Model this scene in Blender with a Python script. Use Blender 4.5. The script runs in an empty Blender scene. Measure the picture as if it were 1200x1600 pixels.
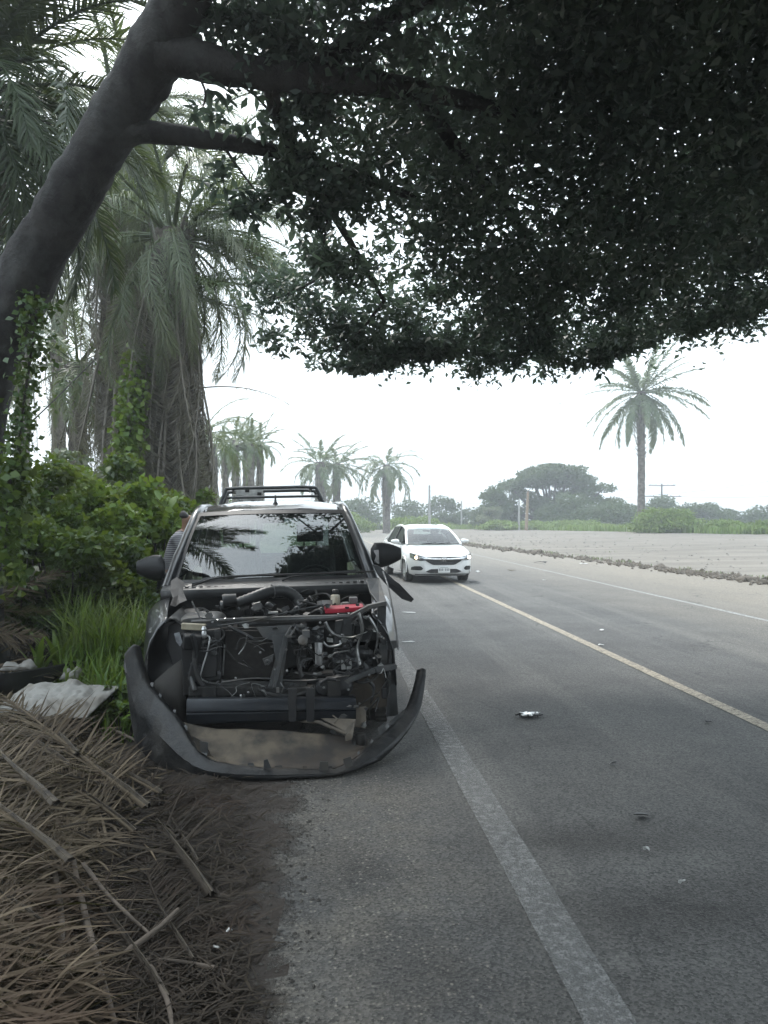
import bpy, math, random
import numpy as np
from mathutils import Vector, Matrix, Euler, noise

random.seed(11)
rng = np.random.default_rng(11)
S = bpy.context.scene
COL = S.collection
R = math.radians

# ------------------------------------------------------------------ camera, sky, sun, exposure
CAM_H, FPX, CX, HY = 1.6, 1200.0, 600.0, 812.0
cam_d = bpy.data.cameras.new("camera")
cam = bpy.data.objects.new("camera", cam_d)
COL.objects.link(cam)
cam.location = (0, 0, CAM_H)
cam.rotation_euler = (R(90), 0, 0)
cam_d.sensor_fit = 'VERTICAL'
cam_d.sensor_height = 36.0
cam_d.sensor_width = 27.0
cam_d.lens = 27.0
cam_d.shift_y = 12.0 / 1600.0
cam_d.clip_start = 0.05
cam_d.clip_end = 3000
S.camera = cam

W = bpy.data.worlds.new("World")
S.world = W
W.use_nodes = True
wn, wl = W.node_tree.nodes, W.node_tree.links
wn.clear()
wo = wn.new('ShaderNodeOutputWorld')
bg = wn.new('ShaderNodeBackground')
sky = wn.new('ShaderNodeTexSky')
sky.sky_type = 'NISHITA'
sky.sun_disc = False
sky.sun_elevation = R(52)
sky.sun_rotation = R(-30)
sky.dust_density = 4.0
sky.air_density = 1.2
hs = wn.new('ShaderNodeHueSaturation')
hs.inputs['Saturation'].default_value = 0.35
ov = wn.new('ShaderNodeMix')
ov.data_type = 'RGBA'
cl = wn.new('ShaderNodeTexNoise')
cl.inputs['Scale'].default_value = 2.2
cl.inputs['Detail'].default_value = 5
clr = wn.new('ShaderNodeValToRGB')
clr.color_ramp.elements[0].position = 0.3
clr.color_ramp.elements[0].color = (6.7, 8.0, 8.9, 1)
clr.color_ramp.elements[1].position = 0.75
clr.color_ramp.elements[1].color = (8.9, 9.9, 10.6, 1)
wl.new(sky.outputs[0], hs.inputs['Color'])
wl.new(cl.outputs['Fac'], clr.inputs[0])
wl.new(hs.outputs[0], ov.inputs[6])
pass
ov.inputs[0].default_value = 0.8
# an overcast sky is brighter overhead than at the horizon
tcw = wn.new('ShaderNodeTexCoord'); sxw = wn.new('ShaderNodeSeparateXYZ'); wl.new(tcw.outputs['Generated'], sxw.inputs[0])
grw = wn.new('ShaderNodeMapRange'); grw.inputs[1].default_value = 0; grw.inputs[2].default_value = 1; grw.inputs[3].default_value = .38; grw.inputs[4].default_value = 1.05
wl.new(sxw.outputs['Z'], grw.inputs[0])
ovm = wn.new('ShaderNodeMix'); ovm.data_type = 'RGBA'; ovm.blend_type = 'MULTIPLY'; ovm.inputs[0].default_value = 1
wl.new(clr.outputs[0], ovm.inputs[6]); wl.new(grw.outputs[0], ovm.inputs[7])
wl.new(ovm.outputs[2], ov.inputs[7])
wl.new(ov.outputs[2], bg.inputs[0])
bg.inputs[1].default_value = 0.15
wl.new(bg.outputs[0], wo.inputs[0])

sun_d = bpy.data.lights.new("sun", 'SUN')
sun = bpy.data.objects.new("sun", sun_d)
COL.objects.link(sun)
sun_d.energy = 1.3
sun_d.angle = R(14)
sun_d.color = (1.0, 0.96, 0.9)
_e, _r = R(52), R(-30)
sdir = Vector((math.sin(_r) * math.cos(_e), math.cos(_r) * math.cos(_e), math.sin(_e)))
sun.rotation_euler = (-sdir).to_track_quat('-Z', 'Y').to_euler()
sun.location = (0, 0, 40)

S.view_settings.view_transform = 'Standard'
S.view_settings.look = 'None'
S.view_settings.gamma = 1
S.view_settings.use_curve_mapping = False
S.view_settings.exposure = 1.36
S.render.engine = 'CYCLES'
S.cycles.use_denoising = True
S.cycles.max_bounces = 8
S.cycles.transparent_max_bounces = 16
S.cycles.volume_bounces = 0

# ------------------------------------------------------------------ helpers
def P(px, py, y):
    """point at distance y ahead of the camera for a photo position"""
    return Vector(((px - CX) * y / FPX, y, CAM_H - (py - HY) * y / FPX))

def lerp(a, b, t):
    return a + (b - a) * t

def sstep(a, b, x):
    t = min(1, max(0, (x - a) / (b - a)))
    return t * t * (3 - 2 * t)

def interp(x, xs, ys):
    return float(np.interp(x, xs, ys))

class MB:
    def __init__(s):
        s.v, s.f = [], []
    def add(s, verts, faces):
        o = len(s.v)
        s.v.extend([tuple(p) for p in verts])
        s.f.extend([tuple(i + o for i in f) for f in faces])
        return s
    def box(s, c, size, rot=None):
        hx, hy, hz = size[0] / 2, size[1] / 2, size[2] / 2
        vs = [Vector((x, y, z)) for x in (-hx, hx) for y in (-hy, hy) for z in (-hz, hz)]
        if rot is not None:
            m = rot if isinstance(rot, Matrix) else Euler(rot).to_matrix()
            vs = [m @ v for v in vs]
        c = Vector(c)
        return s.add([v + c for v in vs], [(0, 1, 3, 2), (4, 6, 7, 5), (0, 4, 5, 1), (2, 3, 7, 6), (0, 2, 6, 4), (1, 5, 7, 3)])
    def beam(s, a, b, w, h, up=(0, 0, 1), w2=None, h2=None):
        a, b = Vector(a), Vector(b)
        d = (b - a).normalized()
        side = d.cross(Vector(up))
        if side.length < 1e-4:
            side = d.cross(Vector((0, 1, 0)))
        side.normalize()
        u = side.cross(d)
        w2 = w if w2 is None else w2
        h2 = h if h2 is None else h2
        vs = []
        for p, ww, hh in ((a, w, h), (b, w2, h2)):
            for i, j in ((-1, -1), (1, -1), (1, 1), (-1, 1)):
                vs.append(p + side * (i * ww / 2) + u * (j * hh / 2))
        return s.add(vs, [(0, 1, 2, 3), (7, 6, 5, 4), (0, 4, 5, 1), (1, 5, 6, 2), (2, 6, 7, 3), (3, 7, 4, 0)])
    def tube(s, pts, r, n=8, caps=True, jit=0.0):
        pts = [Vector(p) for p in pts]
        k = len(pts)
        rs = [r] * k if not isinstance(r, (list, tuple)) else list(r)
        vs, fs = [], []
        t0 = (pts[1] - pts[0]).normalized()
        nrm = t0.orthogonal().normalized()
        for i in range(k):
            t = (pts[min(i + 1, k - 1)] - pts[max(i - 1, 0)]).normalized()
            nrm = (nrm - t * nrm.dot(t))
            nrm = nrm.normalized() if nrm.length > 1e-6 else t.orthogonal().normalized()
            bn = t.cross(nrm)
            for j in range(n):
                a = 2 * math.pi * j / n
                rr = rs[i] * (1 + (random.uniform(-jit, jit) if jit else 0))
                vs.append(pts[i] + (nrm * math.cos(a) + bn * math.sin(a)) * rr)
        for i in range(k - 1):
            for j in range(n):
                a, b = i * n + j, i * n + (j + 1) % n
                fs.append((a, b, b + n, a + n))
        if caps:
            fs.append(tuple(range(n - 1, -1, -1)))
            fs.append(tuple((k - 1) * n + j for j in range(n)))
        return s.add(vs, fs)
    def lathe(s, prof, n=20, origin=(0, 0, 0), axis=(0, 0, 1)):
        q = Vector((0, 0, 1)).rotation_difference(Vector(axis)).to_matrix()
        o = Vector(origin)
        vs, fs = [], []
        for r, z in prof:
            for j in range(n):
                a = 2 * math.pi * j / n
                vs.append(o + q @ Vector((r * math.cos(a), r * math.sin(a), z)))
        k = len(prof)
        for i in range(k - 1):
            for j in range(n):
                a, b = i * n + j, i * n + (j + 1) % n
                fs.append((a, b, b + n, a + n))
        fs.append(tuple(range(n - 1, -1, -1)))
        fs.append(tuple((k - 1) * n + j for j in range(n)))
        return s.add(vs, fs)
    def grid(s, fn, nu, nv):
        vs = [fn(i / nu, j / nv) for i in range(nu + 1) for j in range(nv + 1)]
        fs = []
        for i in range(nu):
            for j in range(nv):
                a = i * (nv + 1) + j
                fs.append((a, a + 1, a + nv + 2, a + nv + 1))
        return s.add(vs, fs)
    def rows(s, rws, close=False):
        n = len(rws[0])
        fs = []
        for i in range(len(rws) - 1):
            for j in range(n if close else n - 1):
                a, b = i * n + j, i * n + (j + 1) % n
                fs.append((a, b, b + n, a + n))
        return s.add([p for r in rws for p in r], fs)
    def plate(s, pts, th, d=(0, 1, 0)):
        pts = [Vector(p) for p in pts]
        d = Vector(d).normalized() * th
        n = len(pts)
        fs = [tuple(range(n)), tuple(range(2 * n - 1, n - 1, -1))]
        fs += [(i, i + n, (i + 1) % n + n, (i + 1) % n) for i in range(n)]
        return s.add(pts + [p + d for p in pts], fs)
    def build(s, name, mat, parent=None, smooth=None, bevel=None, solid=None, sub=0, loc=None):
        me = bpy.data.meshes.new(name)
        me.from_pydata(s.v, [], s.f)
        me.update()
        o = bpy.data.objects.new(name, me)
        COL.objects.link(o)
        if mat:
            me.materials.append(mat)
        if smooth:
            me.shade_smooth()
            me.set_sharp_from_angle(angle=R(smooth))
        if parent is not None:
            o.parent = parent
        if loc:
            o.location = loc
        if solid:
            m = o.modifiers.new("solid", 'SOLIDIFY'); m.thickness = solid; m.offset = 0
        if sub:
            m = o.modifiers.new("sub", 'SUBSURF'); m.levels = sub; m.render_levels = sub
        if bevel:
            m = o.modifiers.new("bevel", 'BEVEL'); m.width = bevel; m.segments = 2; m.limit_method = 'ANGLE'
        return o

def np_mesh(name, V, F, mat=None):
    """V (n,3), F (m,k) -> mesh"""
    me = bpy.data.meshes.new(name)
    k = F.shape[1]
    me.vertices.add(len(V)); me.loops.add(F.size); me.polygons.add(len(F))
    me.vertices.foreach_set("co", np.ascontiguousarray(V, dtype=np.float32).ravel())
    me.loops.foreach_set("vertex_index", np.ascontiguousarray(F, dtype=np.int32).ravel())
    me.polygons.foreach_set("loop_start", np.arange(0, F.size, k, dtype=np.int32))
    me.polygons.foreach_set("loop_total", np.full(len(F), k, dtype=np.int32))
    me.update(calc_edges=True)
    if mat:
        me.materials.append(mat)
    return me

def link(name, me, parent=None, loc=None, rot=None, scale=None):
    o = bpy.data.objects.new(name, me)
    COL.objects.link(o)
    if parent is not None: o.parent = parent
    if loc is not None: o.location = loc
    if rot is not None: o.rotation_euler = rot
    if scale is not None: o.scale = (scale,) * 3 if not isinstance(scale, (tuple, list)) else scale
    return o

def tag(o, label=None, cat=None, group=None, kind=None):
    if label: o['label'] = label
    if cat: o['category'] = cat
    if group: o['group'] = group
    if kind: o['kind'] = kind
    return o

def empty(name, loc=(0, 0, 0), rot=(0, 0, 0)):
    o = bpy.data.objects.new(name, None)
    COL.objects.link(o)
    o.location = loc
    o.rotation_euler = rot
    o.empty_display_size = 0.2
    return o

def unit(n):
    v = rng.normal(size=(n, 3))
    return v / np.linalg.norm(v, axis=1, keepdims=True)

def leaf_cloud(pts, size, wid=0.23, flat=0.0, droop=0.0, fold=0.12):
    """kite shaped leaves, one quad each"""
    n = len(pts)
    a = unit(n)
    a[:, 2] = a[:, 2] * (1 - flat) - droop
    a /= np.linalg.norm(a, axis=1, keepdims=True)
    t = unit(n)
    t[:, 2] *= (1 - flat)
    b = np.cross(a, t); b /= np.linalg.norm(b, axis=1, keepdims=True) + 1e-9
    if flat > 0:
        # keep blades mostly facing up
        b[:, 2] *= (1 - flat)
        b /= np.linalg.norm(b, axis=1, keepdims=True) + 1e-9
    nn = np.cross(a, b)
    s = np.asarray(size).reshape(-1, 1) * np.ones((n, 1))
    V = np.empty((n, 4, 3))
    V[:, 0] = pts
    V[:, 1] = pts + a * s * 0.48 + b * s * wid + nn * s * fold
    V[:, 2] = pts + a * s
    V[:, 3] = pts + a * s * 0.48 - b * s * wid + nn * s * fold
    return V.reshape(-1, 3), np.arange(4 * n).reshape(n, 4)

def blades(pts, h, w, lean=0.5, az=None):
    """curved grass blades, 3 triangles each"""
    n = len(pts)
    if az is None:
        az = rng.uniform(0, 2 * np.pi, n)
    h = np.asarray(h) * np.ones(n); w = np.asarray(w) * np.ones(n); ln = lean * rng.uniform(.2, 1.3, n)
    d = np.stack([np.cos(az), np.sin(az), np.zeros(n)], 1)
    sd = np.stack([-np.sin(az), np.cos(az), np.zeros(n)], 1)
    up = np.array([0, 0, 1.0])
    hc, wc = h[:, None], w[:, None]
    m = pts + up * hc * .62 + d * hc * (ln * .28)[:, None]
    t = pts + up * hc * (1 - .25 * ln)[:, None] + d * hc * ln[:, None]
    V = np.stack([pts - sd * wc / 2, pts + sd * wc / 2, m + sd * wc * .42, m - sd * wc * .42, t], 1).reshape(-1, 3)
    i = np.arange(n)[:, None] * 5
    F = np.concatenate([i + np.array([[0, 1, 2]]), i + np.array([[0, 2, 3]]), i + np.array([[3, 2, 4]])], 1).reshape(-1, 3)
    return V, F

# ------------------------------------------------------------------ materials
MATS = {}
def newmat(name):
    m = bpy.data.materials.new(name)
    m.use_nodes = True
    nt = m.node_tree
    nt.nodes.clear()
    out = nt.nodes.new('ShaderNodeOutputMaterial')
    return m, nt.nodes, nt.links, out

def mixc(n, l, fac, a, b, mode='MIX'):
    x = n.new('ShaderNodeMix'); x.data_type = 'RGBA'; x.blend_type = mode
    for sock, val in ((x.inputs[0], fac), (x.inputs[6], a), (x.inputs[7], b)):
        if hasattr(val, 'links') or hasattr(val, 'is_linked'):
            l.new(val, sock)
        elif isinstance(val, (tuple, list)):
            sock.default_value = (*val[:3], 1)
        else:
            sock.default_value = val
    return x.outputs[2]

def ramp(n, l, src, p0, p1, c0=(0, 0, 0), c1=(1, 1, 1)):
    r = n.new('ShaderNodeValToRGB')
    r.color_ramp.elements[0].position = p0
    r.color_ramp.elements[1].position = p1
    r.color_ramp.elements[0].color = (*c0, 1)
    r.color_ramp.elements[1].color = (*c1, 1)
    l.new(src, r.inputs[0])
    return r.outputs[0]

def noi(n, l, vec, scale, detail=4, rough=.55):
    t = n.new('ShaderNodeTexNoise')
    t.inputs['Scale'].default_value = scale
    t.inputs['Detail'].default_value = detail
    t.inputs['Roughness'].default_value = rough
    if vec is not None: l.new(vec, t.inputs['Vector'])
    return t.outputs['Fac']

def mapping(n, l, src, sc=(1, 1, 1), loc=(0, 0, 0), rot=(0, 0, 0)):
    m = n.new('ShaderNodeMapping')
    m.inputs['Scale'].default_value = sc
    m.inputs['Location'].default_value = loc
    m.inputs['Rotation'].default_value = rot
    l.new(src, m.inputs[0])
    return m.outputs[0]

def surf(name, c1, c2=None, scale=8, rough=.6, metal=0, bump=0, coat=0, lo=.4, hi=.65, bscale=None, dust=None, rough2=None, spec=.5):
    if name in MATS: return MATS[name]
    m, n, l, out = newmat(name)
    b = n.new('ShaderNodeBsdfPrincipled')
    tc = n.new('ShaderNodeTexCoord')
    v = tc.outputs['Object']
    col = c1
    nf = noi(n, l, v, scale, 5)
    fac = ramp(n, l, nf, lo, hi)
    if c2 is not None:
        cc = mixc(n, l, fac, c1, c2)
    else:
        cc = mixc(n, l, fac, c1, tuple(x * .8 for x in c1))
    if dust:
        d2 = noi(n, l, v, scale * .37 + 1, 6, .7)
        cc = mixc(n, l, ramp(n, l, d2, .48, .7), cc, dust)
    l.new(cc, b.inputs['Base Color'])
    b.inputs['Roughness'].default_value = rough
    if rough2 is not None:
        rr = n.new('ShaderNodeMapRange')
        l.new(fac, rr.inputs[0]); rr.inputs[3].default_value = rough; rr.inputs[4].default_value = rough2
        l.new(rr.outputs[0], b.inputs['Roughness'])
    b.inputs['Metallic'].default_value = metal
    b.inputs['Coat Weight'].default_value = coat
    b.inputs['Coat Roughness'].default_value = .05
    b.inputs['Specular IOR Level'].default_value = spec
    if bump:
        bp = n.new('ShaderNodeBump')
        bp.inputs['Strength'].default_value = bump
        bp.inputs['Distance'].default_value = .02
        l.new(noi(n, l, v, bscale or scale * 4, 6, .65), bp.inputs['Height'])
        l.new(bp.outputs[0], b.inputs['Normal'])
    l.new(b.outputs[0], out.inputs[0])
    MATS[name] = m
    return m

def leafmat(name, c1, c2, c3=None, trans=.25, rough=.45, spec=.4, tint=(.25, .32, .03)):
    """foliage: colour differs from leaf to leaf"""
    if name in MATS: return MATS[name]
    m, n, l, out = newmat(name)
    g = n.new('ShaderNodeNewGeometry')
    col = mixc(n, l, g.outputs['Random Per Island'], c1, c2)
    if c3 is not None:
        oi = n.new('ShaderNodeTexCoord')
        col = mixc(n, l, ramp(n, l, noi(n, l, oi.outputs['Object'], 1.3, 3), .5, .68), col, c3)
    b = n.new('ShaderNodeBsdfPrincipled')
    l.new(col, b.inputs['Base Color'])
    b.inputs['Roughness'].default_value = rough
    b.inputs['Specular IOR Level'].default_value = spec
    t = n.new('ShaderNodeBsdfTranslucent')
    tcol = mixc(n, l, .5, col, tint, 'MIX')
    l.new(tcol, t.inputs[0])
    mx = n.new('ShaderNodeMixShader')
    mx.inputs[0].default_value = trans
    l.new(b.outputs[0], mx.inputs[1]); l.new(t.outputs[0], mx.inputs[2])
    l.new(mx.outputs[0], out.inputs[0])
    MATS[name] = m
    return m

def glassmat(name, tint=(.75, .8, .8), ior=1.75, rough=0.0):
    if name in MATS: return MATS[name]
    m, n, l, out = newmat(name)
    tr = n.new('ShaderNodeBsdfTransparent'); tr.inputs[0].default_value = (*tint, 1)
    gl = n.new('ShaderNodeBsdfGlossy'); gl.inputs['Roughness'].default_value = rough
    fr = n.new('ShaderNodeFresnel'); ge = n.new('ShaderNodeNewGeometry')
    mr = n.new('ShaderNodeMapRange'); mr.inputs[3].default_value = ior; mr.inputs[4].default_value = 1 / ior
    l.new(ge.outputs['Backfacing'], mr.inputs[0]); l.new(mr.outputs[0], fr.inputs[0])
    mx = n.new('ShaderNodeMixShader')
    l.new(fr.outputs[0], mx.inputs[0]); l.new(tr.outputs[0], mx.inputs[1]); l.new(gl.outputs[0], mx.inputs[2])
    l.new(mx.outputs[0], out.inputs[0])
    MATS[name] = m
    return m

def emit(name, col, s):
    m, n, l, out = newmat(name)
    e = n.new('ShaderNodeEmission'); e.inputs[0].default_value = (*col, 1); e.inputs[1].default_value = s
    l.new(e.outputs[0], out.inputs[0])
    return m

M_bark = surf('bark', (.018, .0165, .016), (.04, .037, .034), 5, .9, bump=1.0, bscale=26, dust=(.06, .061, .057))
M_limb = surf('limb_bark', (.035, .03, .026), (.06, .055, .047), 6, .9, bump=.6)
M_canopy = leafmat('canopy_leaf', (.04, .066, .05), (.08, .112, .08), (.09, .125, .08), .32, .4, .5, (.12, .18, .11))  # leaf green lightened and tinted teal, bluish glare put into the colour
M_palmgreen = leafmat('palm_green', (.06, .10, .045), (.10, .14, .06), (.14, .15, .08), .2, .45)
M_palmgrey = leafmat('palm_dull', (.10, .135, .085), (.15, .17, .11), (.18, .175, .13), .28, .55)
M_palmdead = leafmat('palm_dead', (.15, .135, .112), (.29, .262, .228), (.22, .207, .185), .2, .8, .2)
M_palmtrunk = surf('palm_trunk', (.075, .065, .055), (.18, .16, .14), 4, .95, bump=.8, bscale=11)
M_bush = leafmat('bush_leaf', (.022, .055, .012), (.08, .14, .024), (.12, .14, .04), .34, .42)
M_bush2 = leafmat('bush_leaf_light', (.055, .11, .018), (.15, .24, .04), (.17, .19, .055), .36, .45)
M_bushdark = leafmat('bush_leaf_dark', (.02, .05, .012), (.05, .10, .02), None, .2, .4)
M_grass = leafmat('tall_grass', (.05, .115, .016), (.14, .23, .04), (.2, .25, .09), .4, .42)
M_fargreen = leafmat('far_leaf', (.026, .055, .024), (.052, .088, .036), (.065, .095, .04), .15, .6, .2)
M_fargreen2 = leafmat('far_leaf_light', (.10, .17, .035), (.17, .25, .06), (.19, .24, .075), .2, .6, .2)
M_straw = leafmat('dry_straw', (.042, .031, .022), (.16, .125, .085), (.056, .036, .024), .08, .8, .2)
M_strawdark = leafmat('damp_straw', (.018, .014, .011), (.05, .039, .029), (.035, .021, .015), .05, .8, .2)
M_rachis = surf('dry_stalk', (.08, .063, .043), (.03, .023, .017), 12, .8, bump=.5)
# ------------------------------------------------------------------ the ground
SL = 0.083
TH = math.atan(SL)
ct, st = math.cos(TH), math.sin(TH)
def road_uv(x, y): return x * ct + y * st, -x * st + y * ct
def road_xy(u, v): return u * ct - v * st, u * st + v * ct
WIND = [(15.5, -20), (13.2, 4), (11.3, 11), (9.6, 19.2), (7.87, 31.5), (5.2, 48), (2.6, 68), (-4, 120), (-14, 220)]
def wind_x(y): return interp(y, [p[1] for p in WIND], [p[0] for p in WIND])
def nz(x, y, s=1.0, z=0.0): return noise.noise(Vector((x * s, y * s, z)))
def far_edge(x): return interp(x, [-60, 6, 16, 25, 30, 40, 70], [150, 118, 106, 82, 66, 56, 44])

def H(x, y):
    u, v = road_uv(x, y)
    h = 0.0
    if u < -0.15:
        near = 1 - sstep(3.6, 5.2, y)
        far = sstep(6.5, 9.5, y)
        h += .34 * sstep(-.7, -2.6, u) * near
        h += .28 * sstep(-1.5, -3.6, u) * (1 - near) + .25 * sstep(-2.0, -6, u) * far
        k = sstep(-.1, -.7, u)
        h += k * (.05 * nz(x, y, 1.3) + .025 * nz(x, y, 4.1, 3) + .012 * nz(x, y, 11, 5))
    d = x - wind_x(y)
    if d > 0:
        h += min(.55, .013 * d) + .012 * nz(x, y, .6, 2) * sstep(0, 4, d)
    if y > 150: h += .4 * sstep(150, 200, y)
    return h

def ax(a, b, n): return list(np.linspace(a, b, n, endpoint=False))
gx = ax(-420, -60, 12) + ax(-60, -14, 16) + ax(-14, -5.5, 24) + ax(-5.5, .2, 74) + ax(.2, 14, 10) + ax(14, 90, 30) + ax(90, 421, 12) + [420]
gy = ax(-60, -6, 10) + ax(-6, .4, 12) + ax(.4, 8, 96) + ax(8, 20, 40) + ax(20, 160, 40) + ax(160, 421, 10) + [420]
def under(x, y):
    u, v = road_uv(x, y)
    covered = (-.1 < u and y < 230 and x < wind_x(y)) or (x >= wind_x(y) - .5 and y < far_edge(x) - 1 and x < 75)
    return (.012 if u < .2 else .05) if covered else 0
Vg = [(x, y, H(x, y) - under(x, y)) for x in gx for y in gy]
ny = len(gy)
Fg = np.array([(i * ny + j, (i + 1) * ny + j, (i + 1) * ny + j + 1, i * ny + j + 1) for i in range(len(gx) - 1) for j in range(ny - 1)])

def ground_mat():
    m, n, l, out = newmat('soil')
    tc = n.new('ShaderNodeTexCoord'); v = tc.outputs['Object']
    b = n.new('ShaderNodeBsdfPrincipled')
    f1 = ramp(n, l, noi(n, l, v, 1.7, 6, .6), .35, .7)
    f2 = ramp(n, l, noi(n, l, v, 14, 5, .7), .4, .7)
    c = mixc(n, l, f1, (.02, .0145, .011), (.044, .032, .024))
    c = mixc(n, l, f2, c, (.03, .024, .019))
    sp = n.new('ShaderNodeTexVoronoi'); sp.inputs['Scale'].default_value = 60; l.new(v, sp.inputs['Vector'])
    c = mixc(n, l, ramp(n, l, sp.outputs['Distance'], .06, .12, (1, 1, 1), (0, 0, 0)), c, (.085, .068, .053))
    sx = n.new('ShaderNodeSeparateXYZ'); l.new(v, sx.inputs[0])
    yf = n.new('ShaderNodeMapRange'); yf.inputs[1].default_value = 13; yf.inputs[2].default_value = 26
    l.new(sx.outputs['Y'], yf.inputs[0])
    g = mixc(n, l, ramp(n, l, noi(n, l, v, .25, 5), .4, .65), (.07, .10, .03), (.13, .15, .06))
    c = mixc(n, l, yf.outputs[0], c, g)
    l.new(c, b.inputs['Base Color'])
    b.inputs['Roughness'].default_value = .95
    bp = n.new('ShaderNodeBump'); bp.inputs['Strength'].default_value = .8; bp.inputs['Distance'].default_value = .03
    l.new(noi(n, l, v, 22, 8, .7), bp.inputs['Height']); l.new(bp.outputs[0], b.inputs['Normal'])
    l.new(b.outputs[0], out.inputs[0])
    return m
ground_me = np_mesh('ground', np.array(Vg), Fg, ground_mat())
ground_me.shade_smooth()
ground = tag(link('ground', ground_me), 'dark damp soil of the verge and the land around the road', kind='structure')

def asphalt_mat():
    m, n, l, out = newmat('asphalt')
    tc = n.new('ShaderNodeTexCoord'); v = tc.outputs['Object']
    b = n.new('ShaderNodeBsdfPrincipled')
    sx = n.new('ShaderNodeSeparateXYZ'); l.new(v, sx.inputs[0])
    big = ramp(n, l, noi(n, l, v, .9, 6, .65), .35, .68)
    c = mixc(n, l, big, (.042, .042, .042), (.073, .073, .071))
    # streaks worn along the lanes
    stv = mapping(n, l, v, (1.6, .045, 1))
    c = mixc(n, l, ramp(n, l, noi(n, l, stv, 1.0, 5, .6), .5, .75), c, (.105, .103, .098))
    stv2 = mapping(n, l, v, (3.2, .12, 1), (3, 8, 0))
    c = mixc(n, l, ramp(n, l, noi(n, l, stv2, 1.0, 6, .7), .58, .74), c, (.04, .04, .04))
    # gravelly shoulder
    sh = n.new('ShaderNodeMapRange'); sh.inputs[1].default_value = .95; sh.inputs[2].default_value = .35
    l.new(sx.outputs['X'], sh.inputs[0])
    shn = ramp(n, l, noi(n, l, v, 2.6, 6, .7), .38, .62)
    mm = n.new('ShaderNodeMath'); mm.operation = 'MULTIPLY'; l.new(sh.outputs[0], mm.inputs[0]); l.new(shn, mm.inputs[1])
    c = mixc(n, l, mm.outputs[0], c, (.074, .069, .061))
    # dust towards the yard
    xd = n.new('ShaderNodeMath'); xd.operation = 'MULTIPLY_ADD'; xd.inputs[1].default_value = 1.0
    l.new(sx.outputs['X'], xd.inputs[0])
    dn = noi(n, l, mapping(n, l, v, (1, .25, 1)), .8, 6, .65)
    dn2 = n.new('ShaderNodeMath'); dn2.operation = 'MULTIPLY'; dn2.inputs[1].default_value = 3.2; l.new(dn, dn2.inputs[0])
    l.new(dn2.outputs[0], xd.inputs[2])
    dr = n.new('ShaderNodeMapRange'); dr.inputs[1].default_value = 6.2; dr.inputs[2].default_value = 11.0
    l.new(xd.outputs[0], dr.inputs[0])
    c = mixc(n, l, dr.outputs[0], c, (.15, .134, .111))
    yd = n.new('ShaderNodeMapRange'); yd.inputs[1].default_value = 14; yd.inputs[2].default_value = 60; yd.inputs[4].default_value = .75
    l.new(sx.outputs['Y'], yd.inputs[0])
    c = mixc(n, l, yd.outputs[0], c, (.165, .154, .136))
    # oil and tyre stains
    for (u0, v0, ru, rv, k) in ((1.35, 3.02, .9, .3, 1.0), (1.25, 3.75, .9, .32, .95), (.15, 3.5, .4, .4, .8), (.35, 2.75, .35, .45, .75), (1.0, 2.5, .5, .2, .5), (2.2, 3.2, .9, .3, .7), (.3, 4.8, .6, .5, .7)):
        vv = mapping(n, l, v, (1 / ru, 1 / rv, 0), (-u0 / ru, -v0 / rv, 0))
        ln = n.new('ShaderNodeVectorMath'); ln.operation = 'LENGTH'; l.new(vv, ln.inputs[0])
        a = n.new('ShaderNodeMath'); a.operation = 'MULTIPLY_ADD'; a.inputs[1].default_value = 1.6
        l.new(noi(n, l, v, 3.1, 6, .7), a.inputs[0]); l.new(ln.outputs['Value'], a.inputs[2])
        fr = n.new('ShaderNodeMapRange'); fr.inputs[1].default_value = 1.75; fr.inputs[2].default_value = .75; fr.inputs[4].default_value = k
        l.new(a.outputs[0], fr.inputs[0])
        c = mixc(n, l, fr.outputs[0], c, (.028, .027, .026))
    # stones standing proud on the shoulder
    st_ = n.new('ShaderNodeTexVoronoi'); st_.inputs['Scale'].default_value = 55; l.new(v, st_.inputs['Vector'])
    sc_ = n.new('ShaderNodeSeparateColor'); l.new(st_.outputs['Color'], sc_.inputs[0])
    sm = n.new('ShaderNodeMath'); sm.operation = 'MULTIPLY'; l.new(ramp(n, l, sc_.outputs[0], .74, .8), sm.inputs[0]); l.new(ramp(n, l, st_.outputs['Distance'], .25, .42, (1, 1, 1), (0, 0, 0)), sm.inputs[1])
    sm2 = n.new('ShaderNodeMath'); sm2.operation = 'MULTIPLY'; l.new(sm.outputs[0], sm2.inputs[0]); l.new(sh.outputs[0], sm2.inputs[1])
    c = mixc(n, l, sm2.outputs[0], c, (.125, .117, .102))
    # cracks
    ck = n.new('ShaderNodeTexVoronoi'); ck.feature = 'DISTANCE_TO_EDGE'; ck.inputs['Scale'].default_value = .55
    wv = n.new('ShaderNodeVectorMath'); wv.operation = 'MULTIPLY_ADD'; wv.inputs[1].default_value = (.5, .5, .5)
    nv_ = n.new('ShaderNodeTexNoise'); nv_.inputs['Scale'].default_value = 2.2; nv_.inputs['Detail'].default_value = 6; l.new(v, nv_.inputs['Vector'])
    l.new(nv_.outputs['Color'], wv.inputs[0]); l.new(mapping(n, l, v, (1.2, .35, 1)), wv.inputs[2]); l.new(wv.outputs[0], ck.inputs['Vector'])
    cm = n.new('ShaderNodeMath'); cm.operation = 'MULTIPLY'; l.new(ramp(n, l, ck.outputs['Distance'], .0015, .005, (1, 1, 1), (0, 0, 0)), cm.inputs[0]); l.new(ramp(n, l, noi(n, l, v, .8, 3), .5, .58), cm.inputs[1])
    c = mixc(n, l, cm.outputs[0], c, (.022, .022, .022))
    # aggregate
    ag = n.new('ShaderNodeTexVoronoi'); ag.inputs['Scale'].default_value = 95; l.new(v, ag.inputs['Vector'])
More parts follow.
